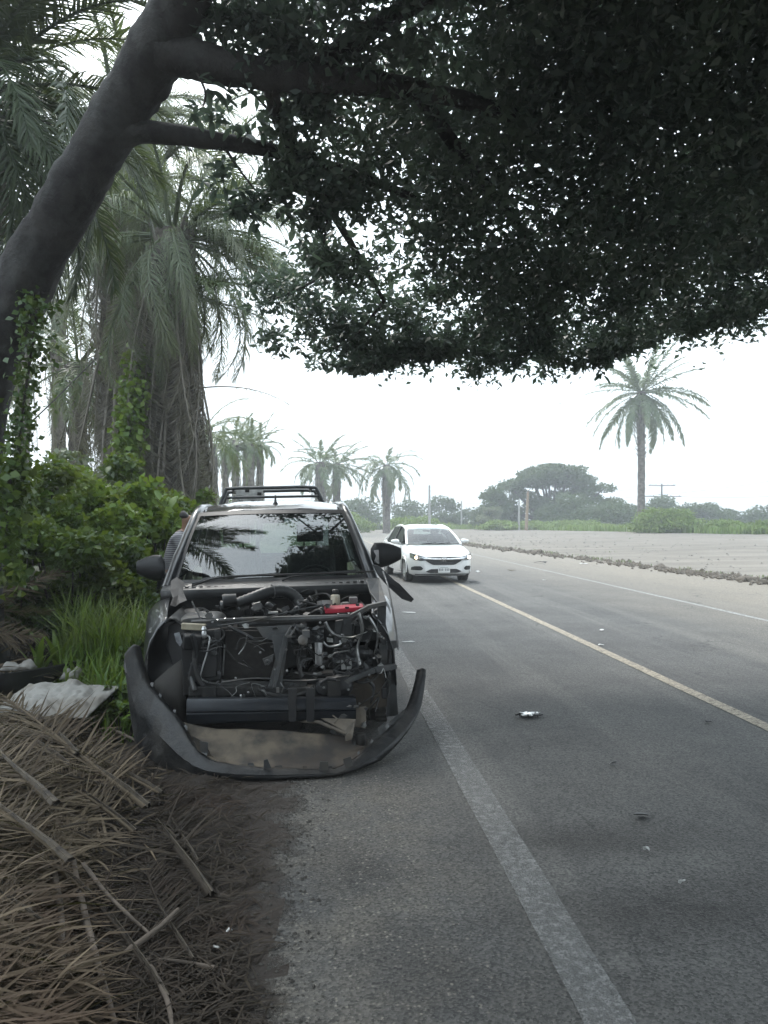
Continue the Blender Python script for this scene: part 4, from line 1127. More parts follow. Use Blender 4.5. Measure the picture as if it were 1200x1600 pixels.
for i in range(12, len(lipp) - 14, 5):
    a_ = lipp[i]; d_ = (lipp[i + 1] - lipp[i - 1]).normalized(); inn = Vector((0, .9, a_.z)) - Vector((a_.x, a_.y, a_.z)); inn.normalize()
    q = a_ + inn * .03 + Vector((0, 0, .004)); w_ = rr.uniform(.012, .03); h_ = rr.uniform(.012, .03)
    MB().plate([q - d_ * w_, q + d_ * w_, q + d_ * w_ * rr.uniform(.5, 1) + inn * h_ * .5 + Vector((0, 0, h_)), q - d_ * w_ * rr.uniform(.4, 1) + inn * h_ * .4 + Vector((0, 0, h_ * rr.uniform(.5, 1)))], .003).build('clip_tab', rr.choice([M_grey, M_plasg, M_grey, M_tan]), bump)
b = MB(); b.plate(TT([(193, 1040, .46), (201, 1012, .46), (206, 1012, .45), (204, 1048, .42), (196, 1052, .42)]), .006); b.build('wing_corner', M_grey, bump)
# ------------------------------------------------------------------ white sedan
M_wpaint = surf('white_car_paint', (.72, .72, .71), (.76, .76, .75), 2, .3, coat=.7, dust=(.66, .64, .6))
M_wheel = surf('alloy', (.45, .45, .45), (.35, .35, .35), 20, .35, metal=.8)
M_lens = glassmat('lamp_glass', (.92, .95, .97), 1.5)
M_lamp = emit('lit_lamp', (1.0, .75, .45), 5.0)
M_lampw = emit('lit_lamp_white', (1.0, .93, .8), 5.0)
M_refl = surf('lamp_bowl', (.5, .5, .5), (.4, .4, .4), 9, .2, metal=1)
M_sedglass = glassmat('sedan_glass', (.55, .62, .60), 1.8)
car = empty('sedan', (1.5, 19.3, 0), (0, 0, math.atan(.185)))
tag(car, 'clean white sedan with its headlights on, behind the wreck', 'car')
STY = [0, .05, .13, .26, .45, .7, 1.0, 1.4, 2.0, 2.7, 3.3, 3.8, 4.15, 4.32, 4.40]
STW = [.50, .63, .71, .785, .825, .84, .845, .847, .847, .847, .845, .83, .79, .72, .60]
STT = [.60, .68, .73, .775, .82, .865, .92, .945, .95, .96, .985, 1.01, 1.015, .98, .86]
STB = [.27, .21, .19, .18, .18, .18, .19, .19, .19, .19, .19, .20, .22, .28, .34]
def csec(y):
    w, zt, zb = interp(y, STY, STW), interp(y, STY, STT), interp(y, STY, STB)
    cr = .035 if 0.1 < y < 1.1 else .02
    return [(0, zb), (w * .82, zb), (w * .95, zb + .05), (w * .985, zb + .2), (w, lerp(zb, zt, .55)), (w * .985, lerp(zb, zt, .78)), (w * .96, zt - .035), (w * .89, zt), (w * .72, zt + cr * .6), (w * .62, zt + cr * .45), (w * .3, zt + cr), (0, zt + cr)]
b = MB(); rws = []
ysm = sorted(set(STY + list(np.linspace(.45, 1.25, 13)) + list(np.linspace(3.0, 3.9, 13))))
for y in ysm:
    c = csec(y); rws.append([(x, y, z) for x, z in c] + [(-x, y, z) for x, z in c[::-1][1:-1]])
b.rows(rws, close=True)
b.add(rws[0], [tuple(range(len(rws[0]) - 1, -1, -1))]); b.add(rws[-1], [tuple(range(len(rws[-1])))])
# open the wheel arches
WY = (.86, 3.46)
keep = []
for f in b.f:
    cc = sum((Vector(b.v[i]) for i in f), Vector()) / len(f)
    if any((cc.y - wy) ** 2 + (cc.z - .31) ** 2 < .335 ** 2 for wy in WY) and abs(cc.x) > .55: continue
    keep.append(f)
b.f = keep
body = b.build('body', M_wpaint, car, smooth=50)
b = MB()
for wy in WY:
    for sx in (-1, 1):
        b.rows([[(sx * x, wy + .36 * math.cos(a), .31 + .36 * math.sin(a)) for x in (.45, .835)] for a in np.linspace(-.3, math.pi + .3, 17)])
        b.box((sx * .5, wy, .4), (.02, .7, .5))
b.box((0, 2.1, .2), (1.2, 3.9, .05)); b.build('underbody', M_dark, car)
for sx in (-1, 1):
    for wy in WY:
        b = MB(); b.tube([(sx * .846, wy + .345 * math.cos(a), .31 + .345 * math.sin(a)) for a in np.linspace(-.15, math.pi + .15, 19)], .016, 6); b.build('arch_lip', M_wpaint, car, smooth=60)
        w_ = empty('wheel', (sx * .74, wy, .305)); w_.parent = car
        wheel(w_, None, r=.305, w=.19, ty=M_tyre, rimm=M_wheel, n_sp=10, side=sx)
# cabin
CBZ = [(.98, .93, .745), (1.3, 1.13, .69), (1.75, 1.37, .60), (2.05, 1.445, .575), (2.5, 1.465, .57), (3.0, 1.44, .56), (3.35, 1.36, .555), (3.75, 1.15, .64), (4.02, 1.02, .70)]
def cab(y): return interp(y, [c[0] for c in CBZ], [c[1] for c in CBZ]), interp(y, [c[0] for c in CBZ], [c[2] for c in CBZ])
b = MB(); rws = []
for y in np.linspace(1.72, 3.4, 14):
    z, w = cab(y); rws.append([(x * w, y - (.05 * (1 - x * x) if y < 1.8 else 0), z - .045 * abs(x) ** 3) for x in np.linspace(-1, 1, 15)])
b.rows(rws); b.build('roof', M_wpaint, car, smooth=60, solid=.015)
def wsc(u, v):
    x = lerp(-1, 1, u); y = lerp(1.0, 1.76, v) - .16 * (1 - x * x) * (1 - .6 * v); z, w = cab(lerp(1.0, 1.76, v))
    return Vector((x * w * .99, y, z - .03 * abs(x) ** 3 * v + .02 * math.sin(math.pi * v)))
b = MB(); b.grid(wsc, 14, 8); b.build('windscreen', M_sedglass, car, smooth=80)
def rsc(u, v):
    x = lerp(-1, 1, u); yy = lerp(4.0, 3.38, v); z, w = cab(yy); return Vector((x * w * .98, yy + .08 * (1 - x * x), z))
b = MB(); b.grid(rsc, 10, 6); b.build('rear_window', M_sedglass, car, smooth=80)
for sx in (-1, 1):
    b = MB(); b.tube(smooth_path([wsc(0 if sx < 0 else 1, v) + Vector((0, 0, .005)) for v in (0, .25, .5, .75, 1)] + [Vector((sx * .575, 2.3, 1.43)), Vector((sx * .57, 2.9, 1.42)), Vector((sx * .56, 3.3, 1.36)), Vector((sx * .65, 3.76, 1.14)), Vector((sx * .73, 4.05, 1.0))], 4), .035, 8); b.build('pillar', M_wpaint, car, smooth=60)
    for y0, y1, t0, t1 in ((1.25, 2.35, 1.86, 2.38), (2.42, 3.3, 2.42, 3.2), (3.34, 3.68, 3.25, 3.34)):
        b = MB(); b.grid(lambda u, v: Vector((sx * lerp(.80, .585, v), lerp(lerp(y0, t0, v), lerp(y1, t1, v), u), lerp(.955, 1.40, v) - (.03 if y0 > 3.3 else 0))), 3, 3); b.build('side_window', surf('side_glass_dark', (.03, .035, .035), (.04, .045, .045), 3, .08), car)
    b = MB(); b.beam((sx * .81, 2.385, .95), (sx * .59, 2.40, 1.41), .07, .03, up=(1, 0, 0)); b.beam((sx * .80, 3.32, .96), (sx * .58, 3.23, 1.39), .05, .03, up=(1, 0, 0)); b.build('door_pillar', M_dark, car)
    for y in (1.28, 2.39, 3.2):
        b = MB(); b.tube([(sx * (.848), y, .28), (sx * .849, y, .6), (sx * .832, y + .01, .9)], .004, 4); b.build('door_seam', M_dark, car)
    for y in (2.15, 3.05):
        b = MB(); b.tube([(sx * .845, y, .80), (sx * .875, y + .03, .80), (sx * .875, y + .15, .80), (sx * .845, y + .18, .80)], .012, 6); b.build('door_handle', M_wpaint, car, smooth=60)
    # mirrors
    b = MB(); rws = []
    for t in np.linspace(0, 1, 8):
        rws.append([Vector((sx * (.86 + .21 * t), 1.42 + .06 * math.cos(a) * (1 - .4 * t), 1.02 + .065 * math.sin(a) * (1.05 - .45 * t * t) * (.6 + .4 * min(1, t * 5)))) for a in np.linspace(0, 2 * math.pi, 13)[:-1]])
    b.rows(rws, close=True); b.add(rws[0], [tuple(range(12))]); b.add(rws[-1], [tuple(range(11, -1, -1))]); b.beam((sx * .80, 1.42, .97), (sx * .9, 1.42, 1.0), .05, .03); b.build('wing_mirror', M_wpaint, car, smooth=60)
# inside
b = MB(); b.rows([[(x * .70, y, z) for x in np.linspace(-1, 1, 7)] for y, z in ((1.05, .93), (1.45, .96), (1.55, .85))]); b.build('dashboard', M_dark, car)
for sx in (-.36, .36):
    b = MB(); b.box((sx, 2.25, .9), (.46, .14, .6), (R(-12), 0, 0)); b.box((sx, 2.36, 1.26), (.24, .08, .16)); b.build('seat', M_seat, car, bevel=.04)
b = MB(); b.box((0, 3.15, .9), (1.2, .15, .55)); b.box((0, 1.84, 1.30), (.2, .03, .06)); b.build('rear_seat', M_seat, car, bevel=.04)
# nose
def nose_y(x, z):
    ax_ = abs(x)
    for y in np.linspace(0, 1.0, 101):
        w, zt, zb = interp(y, STY, STW), interp(y, STY, STT), interp(y, STY, STB)
        f = lerp(.95, 1.0, min(1, max(0, (z - zb) / .25)))
        if w * f >= ax_ and zt >= z - .02: return y
    return 1.0
def patch(xs, lo, hi, off=.012, nv=3):
    bb_ = MB()
    bb_.rows([[Vector((x, nose_y(x, lerp(lo(x), hi(x), j / nv)) - off, lerp(lo(x), hi(x), j / nv))) for j in range(nv + 1)] for x in xs])
    return bb_
def npl(x, z, off=.02): return Vector((x, nose_y(x, z) - off, z))
# grille
gx_ = np.linspace(-.46, .46, 19)
g = patch(gx_, lambda x: interp(abs(x), [0, .28, .40, .46], [.465, .465, .53, .57]), lambda x: interp(abs(x), [0, .3, .46], [.645, .64, .625]), .012).build('grille', M_dark, car)
for z in (.49, .515, .54, .565):
    b = MB(); xm = interp(z, [.46, .6], [.28, .42]); b.tube([npl(x, z, .018) for x in np.linspace(-xm, xm, 11)], .006, 5); b.build('slat', M_plasg, g)
b = MB(); bar = [npl(x, interp(abs(x), [0, .3, .5], [.60, .605, .625]), .026) for x in np.linspace(-.5, .5, 15)]
b.tube(bar, .027, 6); b.build('chrome_bar', M_chrome, g, smooth=60)
b = MB(); b.tube([npl(x, interp(abs(x), [0, .3, .48], [.655, .655, .645]), .02) for x in np.linspace(-.48, .48, 13)], .008, 5); b.build('bonnet_gap', M_dark, car)
# emblem: an H in a rounded frame
b = MB(); by = nose_y(0, .6) - .05
fr_ = [Vector((.062 * math.copysign(abs(math.cos(a)) ** .45, math.cos(a)) * (1.0 + .12 * math.sin(a)), by, .595 + .052 * math.copysign(abs(math.sin(a)) ** .45, math.sin(a)))) for a in np.linspace(0, 2 * math.pi, 29)]
b.tube(fr_, .006, 6, caps=False)
for sx in (-1, 1): b.beam((sx * .026, by, .548), (sx * .036, by, .642), .016, .012, up=(0, 1, 0))
b.beam((-.028, by, .592), (.028, by, .592), .012, .016, up=(0, 0, 1)); b.build('emblem', M_chrome, car)
# lamps
for sx in (-1, 1):
    xs = [sx * x for x in np.linspace(.46, .80, 13)]
    lo = lambda x: interp(abs(x), [.46, .6, .72, .80], [.575, .57, .59, .645])
    hi = lambda x: interp(abs(x), [.46, .6, .72, .80], [.645, .69, .725, .755])
    hl = patch(xs, lo, hi, .006, 4).build('headlight', M_refl, car, smooth=60)
    b = MB(); c_ = npl(sx * .685, .652, .02); b.lathe([(.03, 0), (.042, .01), (.03, .018), (.002, .022)], 14, c_, (0, -1, 0)); b.build('bulb', M_lamp if sx < 0 else M_lampw, hl, smooth=60)
    b = MB(); c_ = npl(sx * .60, .635, .014); b.lathe([(.034, 0), (.03, .01), (.002, .012)], 14, c_, (0, -1, 0)); b.build('indicator', M_refl, hl, smooth=60)
    patch(xs, lo, hi, .045, 4).build('lens', M_lens, hl, smooth=60)
    b = MB(); b.tube([npl(x, hi(x) + .004, .02) for x in xs], .006, 5); b.build('lamp_brow', M_dark, hl)
    fx = [sx * x for x in np.linspace(.53, .78, 9)]
    patch(fx, lambda x: interp(abs(x), [.53, .57, .78], [.37, .33, .33]), lambda x: interp(abs(x), [.53, .58, .72, .78], [.38, .435, .43, .40]), .012).build('fog_lamp_recess', M_dark, car)
patch(np.linspace(-.46, .46, 15), lambda x: interp(abs(x), [0, .36, .46], [.262, .262, .30]), lambda x: interp(abs(x), [0, .34, .46], [.365, .36, .305]), .012).build('lower_intake', M_dark, car)
b = MB(); b.tube([npl(x, .225, .012) for x in np.linspace(-.7, .7, 15)], .012, 5); b.build('lip', M_dark, car)
b = MB(); b.box((0, nose_y(0, .36) - .035, .345), (.31, .012, .155)); pl_ = b.build('number_plate', surf('plate_white', (.7, .7, .69), (.62, .62, .6), 10, .5), car, bevel=.006)
b = MB()
for i in range(7):
    if i in (3,): b.box((-.12 + i * .04, nose_y(0, .36) - .0445, .345), (.014, .004, .008)); continue
    b.box((-.12 + i * .04, nose_y(0, .36) - .0445, .345), (.022, .004, .062))
b.build('plate_figures', surf('plate_ink', (.12, .12, .12), (.3, .3, .3), 90, .6), pl_)['kind'] = 'stuff'
b = MB(); b.box((0, nose_y(0, .36) - .0445, .405), (.2, .004, .014)); b.build('plate_band', surf('plate_band', (.3, .32, .33), (.45, .45, .45), 60, .6), pl_)
for x0, x1 in ((-.5, .05), (.0, .58)):
    b = MB(); b.tube([wsc((x0 + 1) / 2, .02) + Vector((0, -.01, .012)), wsc((x1 + 1) / 2, .06) + Vector((0, -.01, .02))], .01, 5); b.build('wiper', M_plas, car)
b = MB(); b.rows([[wsc(u, v) + Vector((0, -.004, .004)) for u in np.linspace(0, 1, 15)] for v in (0, .02, .045)]); b.build('cowl', M_dark, car)

# ------------------------------------------------------------------ white frame riding in the pickup bed
cr_ = tp(381, 781, 4.62)
crate = empty('slotted_board', Mt @ Vector((cr_.x, 4.62, .66)), (0, R(2), math.atan(TSL)))
tag(crate, 'white slotted board on posts standing in the bed of the pickup', 'rack')
zt = cr_.z - .66
for nm, bx in (('post', ((-.13, 0, zt * .5), (.04, .04, zt + .1))), ('post', ((.12, 0, zt * .5), (.05, .05, zt + .1))), ('panel', ((0, -.03, zt + .095), (.33, .02, .10))), ('panel', ((.02, -.03, zt - .03), (.25, .02, .11)))):
    MB().box(*bx).build(nm, surf('chalky_white', (.6, .6, .58), (.36, .36, .35), 10, .6), crate, bevel=.004)
for x, z in ((-.03, zt + .11), (.12, zt + .08), (-.10, zt - .03), (.04, zt - .02)):
    MB().box((x, -.044, z), (.05, .008, .035)).build('slot', M_dark, crate)

# ------------------------------------------------------------------ person beside the truck
def skin(name, pts, edges, mat, parent=None, sub=2):
    me = bpy.data.meshes.new(name)
    me.from_pydata([p[:3] for p in pts], edges, [])
    o = bpy.data.objects.new(name, me); COL.objects.link(o)
    me.materials.append(mat)
    o.modifiers.new('skin', 'SKIN').use_smooth_shade = True
    for i, p in enumerate(pts):
        r = p[3]; me.skin_vertices[0].data[i].radius = (r, r) if not isinstance(r, tuple) else r
    me.skin_vertices[0].data[0].use_root = True
    s_ = o.modifiers.new('sub', 'SUBSURF'); s_.levels = sub; s_.render_levels = sub
    if parent: o.parent = parent
    return o
M_skin = surf('skin', (.25, .14, .09), (.2, .11, .07), 8, .55)
M_hair = surf('hair', (.012, .01, .009), (.02, .017, .015), 40, .6, bump=.4)
def stripes():
    m, n, l, out = newmat('striped_cotton')
    tc = n.new('ShaderNodeTexCoord'); b = n.new('ShaderNodeBsdfPrincipled')
    w = n.new('ShaderNodeTexWave'); w.bands_direction = 'Z'; w.inputs['Scale'].default_value = 14; w.inputs['Distortion'].default_value = .6
    l.new(tc.outputs['Object'], w.inputs['Vector'])
    l.new(mixc(n, l, ramp(n, l, w.outputs['Fac'], .4, .6), (.10, .10, .115), (.30, .29, .30)), b.inputs['Base Color'])
    b.inputs['Roughness'].default_value = .9; l.new(b.outputs[0], out.inputs[0]); return m
per = empty('person', (-2.42, 9.0, H(-2.42, 9.0)), (0, 0, R(-80)))
tag(per, 'person in a grey striped shirt leaning at the side of the wrecked pickup', 'person')
# local: +y towards the truck, pelvis first
pel = (0, -.08, .93)
pts = [(*pel, (.15, .11)), (0, -.06, 1.10, (.145, .10)), (0, .0, 1.28, (.165, .11)), (0, .05, 1.40, (.11, .085)), (0, .085, 1.465, .055), (0, .12, 1.53, .075), (0, .125, 1.60, .088), (0, .11, 1.655, .065),
       (.18, .03, 1.37, .062), (.24, .14, 1.14, .048), (.20, .36, 1.06, .036), (.19, .43, 1.06, .030), (-.18, .03, 1.37, .062), (-.26, .02, 1.12, .048), (-.25, .18, .95, .036), (-.24, .25, .93, .030),
       (.09, -.06, .84, .10), (.10, .0, .48, .066), (.10, -.06, .09, .045), (.10, .09, .035, .035), (-.09, -.06, .84, .10), (-.11, -.06, .48, .066), (-.11, -.12, .09, .045), (-.11, .03, .035, .035)]
ed = [(0, 1), (1, 2), (2, 3), (3, 4), (4, 5), (5, 6), (6, 7), (3, 8), (8, 9), (9, 10), (10, 11), (3, 12), (12, 13), (13, 14), (14, 15), (0, 16), (16, 17), (17, 18), (18, 19), (0, 20), (20, 21), (21, 22), (22, 23)]
# hands: palm end plus five short fingers each
for w_, dx in ((11, 1), (15, -1)):
    bx_, by_, bz_ = pts[w_][:3]
    for k_, (ox, L_) in enumerate(((-.03, .075), (-.01, .085), (.01, .08), (.03, .065))):
        pts.append((bx_ + ox, by_ + .06, bz_ - .002, .011)); pts.append((bx_ + ox, by_ + .06 + L_ * .7, bz_ - .03, .008)); ed += [(w_, len(pts) - 2), (len(pts) - 2, len(pts) - 1)]
    pts.append((bx_ - dx * .045, by_ + .03, bz_, .012)); pts.append((bx_ - dx * .06, by_ + .07, bz_ - .015, .009)); ed += [(w_, len(pts) - 2), (len(pts) - 2, len(pts) - 1)]
skin('body', pts, ed, M_skin, per)
sp = [(0, -.08, .90, (.175, .135)), (0, -.06, 1.10, (.165, .125)), (0, .0, 1.28, (.185, .13)), (0, .045, 1.405, (.12, .10)), (0, .075, 1.45, .072), (.18, .03, 1.375, .078), (.235, .11, 1.20, .065), (-.18, .03, 1.375, .078), (-.245, .02, 1.19, .065)]
skin('shirt', sp, [(0, 1), (1, 2), (2, 3), (3, 4), (3, 5), (5, 6), (3, 7), (7, 8)], stripes(), per)
skin('trousers', [(0, -.08, .93, (.165, .125)), (.09, -.06, .84, .115), (.10, 0, .48, .085), (.10, -.055, .12, .066), (-.09, -.06, .84, .115), (-.11, -.06, .48, .085), (-.11, -.115, .12, .066)], [(0, 1), (1, 2), (2, 3), (0, 4), (4, 5), (5, 6)], surf('dark_denim', (.02, .024, .035), (.03, .035, .045), 20, .9), per)
skin('hair', [(0, .085, 1.60, .09), (0, .09, 1.655, .08), (0, .115, 1.675, .068)], [(0, 1), (1, 2)], M_hair, per)
b = MB()
for sx in (-1, 1):
    b.lathe([(.004, 0), (.012, .003), (.010, .007), (.002, .009)], 10, (sx * .032, .205, 1.605), (0, 1, 0))
b.build('eye', surf('eye', (.6, .6, .58), (.1, .07, .05), 60, .2), per)
b = MB(); b.add([(0, .205, 1.61), (-.016, .208, 1.565), (.016, .208, 1.565), (0, .232, 1.57)], [(0, 1, 3), (0, 3, 2), (1, 2, 3)]); b.build('nose', M_skin, per)
b = MB(); b.tube([(-.024, .196, 1.535), (0, .206, 1.533), (.024, .196, 1.535)], .006, 6); b.build('mouth', surf('lips', (.2, .08, .06), (.18, .07, .06), 9, .5), per)
for sx in (-1, 1):
    MB().lathe([(.004, -.005), (.024, -.004), (.028, .004), (.01, .008)], 10, (sx * .088, .12, 1.595), (sx, 0, .0)).build('ear', M_skin, per, smooth=60)
for sx, (x, y, z) in ((1, (.10, .02, .03)), (-1, (-.11, -.04, .03))):
    MB().box((x, y, z + .01), (.095, .27, .08)).build('shoe', M_rub, per, bevel=.03)
# ------------------------------------------------------------------ the big tree over the road
big = empty('shade_tree', (-3.45, 6.6, H(-3.45, 6.6)))
tag(big, 'large dark broad leaved tree leaning out and arching over the road', 'tree')
BO = Vector(big.location)
def bt(px, py, y): return P(px, py, y) - BO
def limb(name, seq, mat=M_bark, n=18, k=8, jit=.0, parent=big, rough=.05):
    """seq of (px, py, dist, width in photo px)"""
    pts = smooth_path([bt(*q[:3]) for q in seq], k)
    ts = np.linspace(0, len(seq) - 1, len(pts))
    rs = [interp(t, range(len(seq)), [q[3] * q[2] / FPX / 2 for q in seq]) for t in ts]
    b = MB(); b.tube(pts, rs, n, jit=jit)
    b.v = [tuple(Vector(q) + (Vector(q) - pts[min(i // n, len(pts) - 1)]) * (rough * 2.2 * noise.noise(Vector((q[0] * 2.5, q[1] * 2.5, q[2] * 1.2))) + rough * 1.9 * noise.noise(Vector((q[0] * 15, q[1] * 15, q[2] * 4))))) for i, q in enumerate(b.v)]
    return b.build(name, mat, parent, smooth=60)
limb('trunk', [(-50, 1080, 6.6, 132), (-46, 960, 6.6, 95), (-44, 760, 6.6, 81), (-34, 650, 6.55, 79), (-10, 548, 6.5, 84), (38, 440, 6.4, 84), (92, 340, 6.2, 81), (150, 245, 6.0, 77), (198, 160, 5.8, 84), (245, 80, 5.6, 92), (285, 0, 5.4, 81), (330, -110, 5.1, 74), (400, -260, 4.8, 62), (520, -420, 4.5, 44)], n=28, k=14, rough=.06)
limb('limb', [(170, 215, 5.9, 62), (205, 205, 5.85, 46), (232, 206, 5.85, 35), (290, 212, 5.9, 29), (350, 222, 6.0, 26), (410, 232, 6.1, 24), (480, 250, 6.3, 20), (560, 275, 6.6, 16), (650, 310, 7.0, 12)], M_bark, 10)
limb('limb', [(255, 80, 5.55, 74), (310, 95, 5.55, 60), (390, 112, 5.6, 50), (480, 122, 5.7, 44), (580, 130, 5.9, 36), (700, 150, 6.2, 28), (830, 190, 6.6, 20)], M_bark, 12)
limb('limb', [(480, 122, 5.7, 40), (560, 60, 5.9, 32), (660, 0, 6.0, 26), (800, -60, 6.1, 20)], M_bark, 8)
limb('limb', [(420, 115, 5.6, 30), (440, 200, 6.0, 20), (500, 300, 6.6, 15), (560, 400, 7.4, 10), (600, 470, 8.2, 6)], M_bark, 8)
limb('limb', [(650, 140, 6.1, 26), (720, 240, 6.9, 20), (800, 340, 7.8, 14), (860, 430, 8.6, 8)], M_bark, 8)
limb('limb', [(330, -110, 5.1, 80), (520, -200, 4.0, 70), (800, -260, 3.2, 56), (1100, -220, 3.4, 40)], M_bark, 8)
for q in ([(345, 222, 6.0, 6), (372, 262, 6.0, 4), (395, 292, 6.0, 3), (420, 318, 6.1, 2)], [(508, 296, 6.5, 5), (512, 330, 6.5, 4), (506, 380, 6.6, 3)], [(440, 200, 6.0, 6), (400, 150, 5.9, 4), (350, 120, 5.8, 3)], [(600, 470, 8.2, 6), (560, 520, 8.4, 4), (520, 545, 8.5, 3)], [(300, 100, 5.5, 6), (320, 140, 5.5, 4), (318, 165, 5.5, 3)], [(560, 400, 7.4, 8), (470, 450, 8, 5), (420, 470, 8.2, 3)]):
    limb('twig', q, M_limb, 5, 3)

# leaves -------------------------------------------------------------
def hb(X, Y): return 3.40 + min(2.3, .45 * max(0, 8.9 - Y)) + .34 * max(0, X - 2.3) * sstep(3, 9, Y) + .22 * nz(X, Y, .8, 3) + .12 * nz(X, Y, 2.2, 7)
def yedge(X): return 9.1 + .7 * nz(X, 1, .7, 5) + .35 * nz(X, 4, 2.0)
def xleft(Y): return interp(Y, [-10, 1, 2, 4, 5.2, 6.2, 7, 8, 9, 10], [-5.5, -.1, -.25, -.65, -.9, -1.1, -.85, -.7, -.95, -.9]) + .25 * nz(Y, 3, 1.1)
pts, sz = [], []
def clump(p): return noise.noise(p * 1.1) + .6 * noise.noise(p * 2.6 + Vector((5, 5, 5)))
random.seed(21)
N = 0
target = 235000
tries = 0
while N < target and tries < 1100000:
    tries += 1
    Y = random.uniform(2.4, 10.2); X = random.uniform(-1.4, .56 * Y + 1.6)
    if Y > yedge(X) or X < xleft(Y): continue
    z0 = hb(X, Y)
    de = yedge(X) - Y
    th = 2.7 * sstep(-.1, 1.6, de) + .12
    dl = X - xleft(Y); th *= (.3 + .7 * sstep(0, 1.0, dl))
    t = random.random() ** 1.25
    z = z0 + t * th
    p = Vector((X, Y, z))
    c = clump(p)
    # thinner patch of crown where the sky sparkles through
    thin = math.exp(-(((X / Y - .02) / .12) ** 2 + (((z - 1.6) / Y - .36) / .07) ** 2)) * .55
    thin += math.exp(-(((X / Y - .03) / .10) ** 2 + (((z - 1.6) / Y - .64) / .05) ** 2)) * .5
    if random.random() > (.70 + .95 * c + .65 * noise.noise(p * 5.5)) * (.16 + .84 * sstep(0, 1.35, dl)) - thin: continue
    pts.append(p - BO); sz.append(random.choice((.06, .075, .09, .11, .135)) * random.uniform(.75, 1.1)); N += 1
# looser sprays along the left side, each round a real twig end
BL = [(335, 30, 5.5, 38, 260), (395, 30, 5.6, 56, 700), (450, 80, 5.7, 56, 700), (375, 110, 5.6, 34, 160), (490, 160, 5.9, 50, 560), (440, 195, 5.9, 30, 150), (470, 260, 6.2, 46, 760), (440, 285, 6.2, 34, 300), (405, 315, 6.1, 22, 110), (375, 325, 6.1, 20, 55), (500, 330, 6.5, 30, 300), (490, 350, 6.6, 24, 110), (540, 300, 6.6, 50, 900), (500, 400, 7.2, 34, 420), (540, 420, 7.4, 50, 600), (455, 440, 8.0, 44, 260), (420, 465, 8.1, 34, 150), (485, 480, 8.2, 50, 420), (540, 500, 8.4, 50, 560), (400, 440, 8.1, 24, 80), (470, 525, 8.3, 26, 90), (560, 545, 8.6, 36, 260), (425, 530, 8.2, 26, 110), (330, 175, 5.9, 20, 30), (345, 270, 6.0, 22, 26), (650, 540, 9.2, 50, 700), (760, 550, 9.2, 50, 900), (860, 550, 9.2, 45, 700), (930, 530, 9.2, 40, 400), (600, 560, 8.9, 30, 160), (740, 575, 9.2, 24, 120), (1000, 520, 9.3, 40, 500), (1080, 505, 9.3, 40, 500), (1160, 490, 9.3, 50, 700), (940, 570, 9.0, 18, 40)]
for px, py, y, r, n_ in BL:
    c = P(px, py, y); rr = r * y / FPX
    for _ in range(n_):
        d = Vector((random.gauss(0, .5), random.gauss(0, .5), random.gauss(0, .42)))
        pts.append(c + d * rr - BO); sz.append(random.uniform(.055, .115))
V, F = leaf_cloud(np.array([tuple(p) for p in pts]), np.array(sz), .23, .25, .12)
# crown behind and beside the camera, coarser
pts2 = []
while len(pts2) < 34000:
    X, Y = random.uniform(-6, 9.5), random.uniform(-9, 3.0)
    if Y > 2.0 and -1.6 < X < .56 * Y + 1.6: continue
    q_ = (X - 2) ** 2 / 64 + Y ** 2 / 81
    if X < xleft(Y) - 1.0 or q_ > 1: continue
    lo_ = lerp(5.0, 1.6, sstep(.45, .95, q_)) if Y < -1.5 else 5.0  # unseen rear rim added drooping low, to block horizon sky behind the camera
    pts2.append((X - BO.x, Y - BO.y, random.uniform(lo_, 7.4) - BO.z))
V2, F2 = leaf_cloud(np.array(pts2), rng.uniform(.2, .36, len(pts2)), .26, .3)
cm = np_mesh('crown', np.concatenate([V, V2]), np.concatenate([F, F2 + len(V)]), M_canopy)
o = link('crown', cm, big); o['kind'] = 'stuff'
# single leaves that show against the sky: rosettes on the outermost twigs
def leaf_mesh(seed, L=.11, W=.042):
    b = MB(); rws = []
    for i, t in enumerate((0, .12, .3, .5, .72, .9, 1)):
        w = W * (math.sin(math.pi * min(1, t * .9 + .06)) ** .75) * (1 if t < 1 else .05) * (.25 if t == 0 else 1)
        z = -.25 * L * t * t
        rws.append([(-w / 2, L * t, z + .12 * w), (0, L * t, z - .1 * w), (w / 2, L * t, z + .12 * w)])
    b.rows(rws); me = bpy.data.meshes.new('leaf'); me.from_pydata(b.v, [], b.f); me.materials.append(M_canopy); me.shade_smooth(); return me
lms = [leaf_mesh(0), leaf_mesh(1, .13, .05), leaf_mesh(2, .095, .045)]
RO = [(345, 255, 5.95), (322, 280, 5.95), (340, 290, 5.95), (372, 300, 6), (395, 330, 6.05), (372, 330, 6.05), (358, 318, 6.05), (402, 345, 6.1), (312, 170, 5.5), (370, 195, 5.9), (403, 200, 5.95), (335, 185, 5.8), (478, 345, 6.5), (470, 375, 6.6), (482, 395, 6.7), (498, 420, 6.9), (318, 60, 5.5), (330, 130, 5.5), (350, 150, 5.6), (440, 325, 6.3), (460, 335, 6.3), (420, 520, 8.2), (435, 545, 8.2), (470, 550, 8.3), (505, 565, 8.5), (530, 572, 8.6), (395, 480, 8.1), (560, 575, 8.8), (620, 565, 8.9), (660, 575, 9.1), (745, 580, 9.1), (800, 580, 9.1), (850, 580, 9.1), (905, 570, 9.1), (938, 580, 9.0), (945, 560, 9.0), (1180, 515, 9.2), (1130, 520, 9.2)]
nl = 0
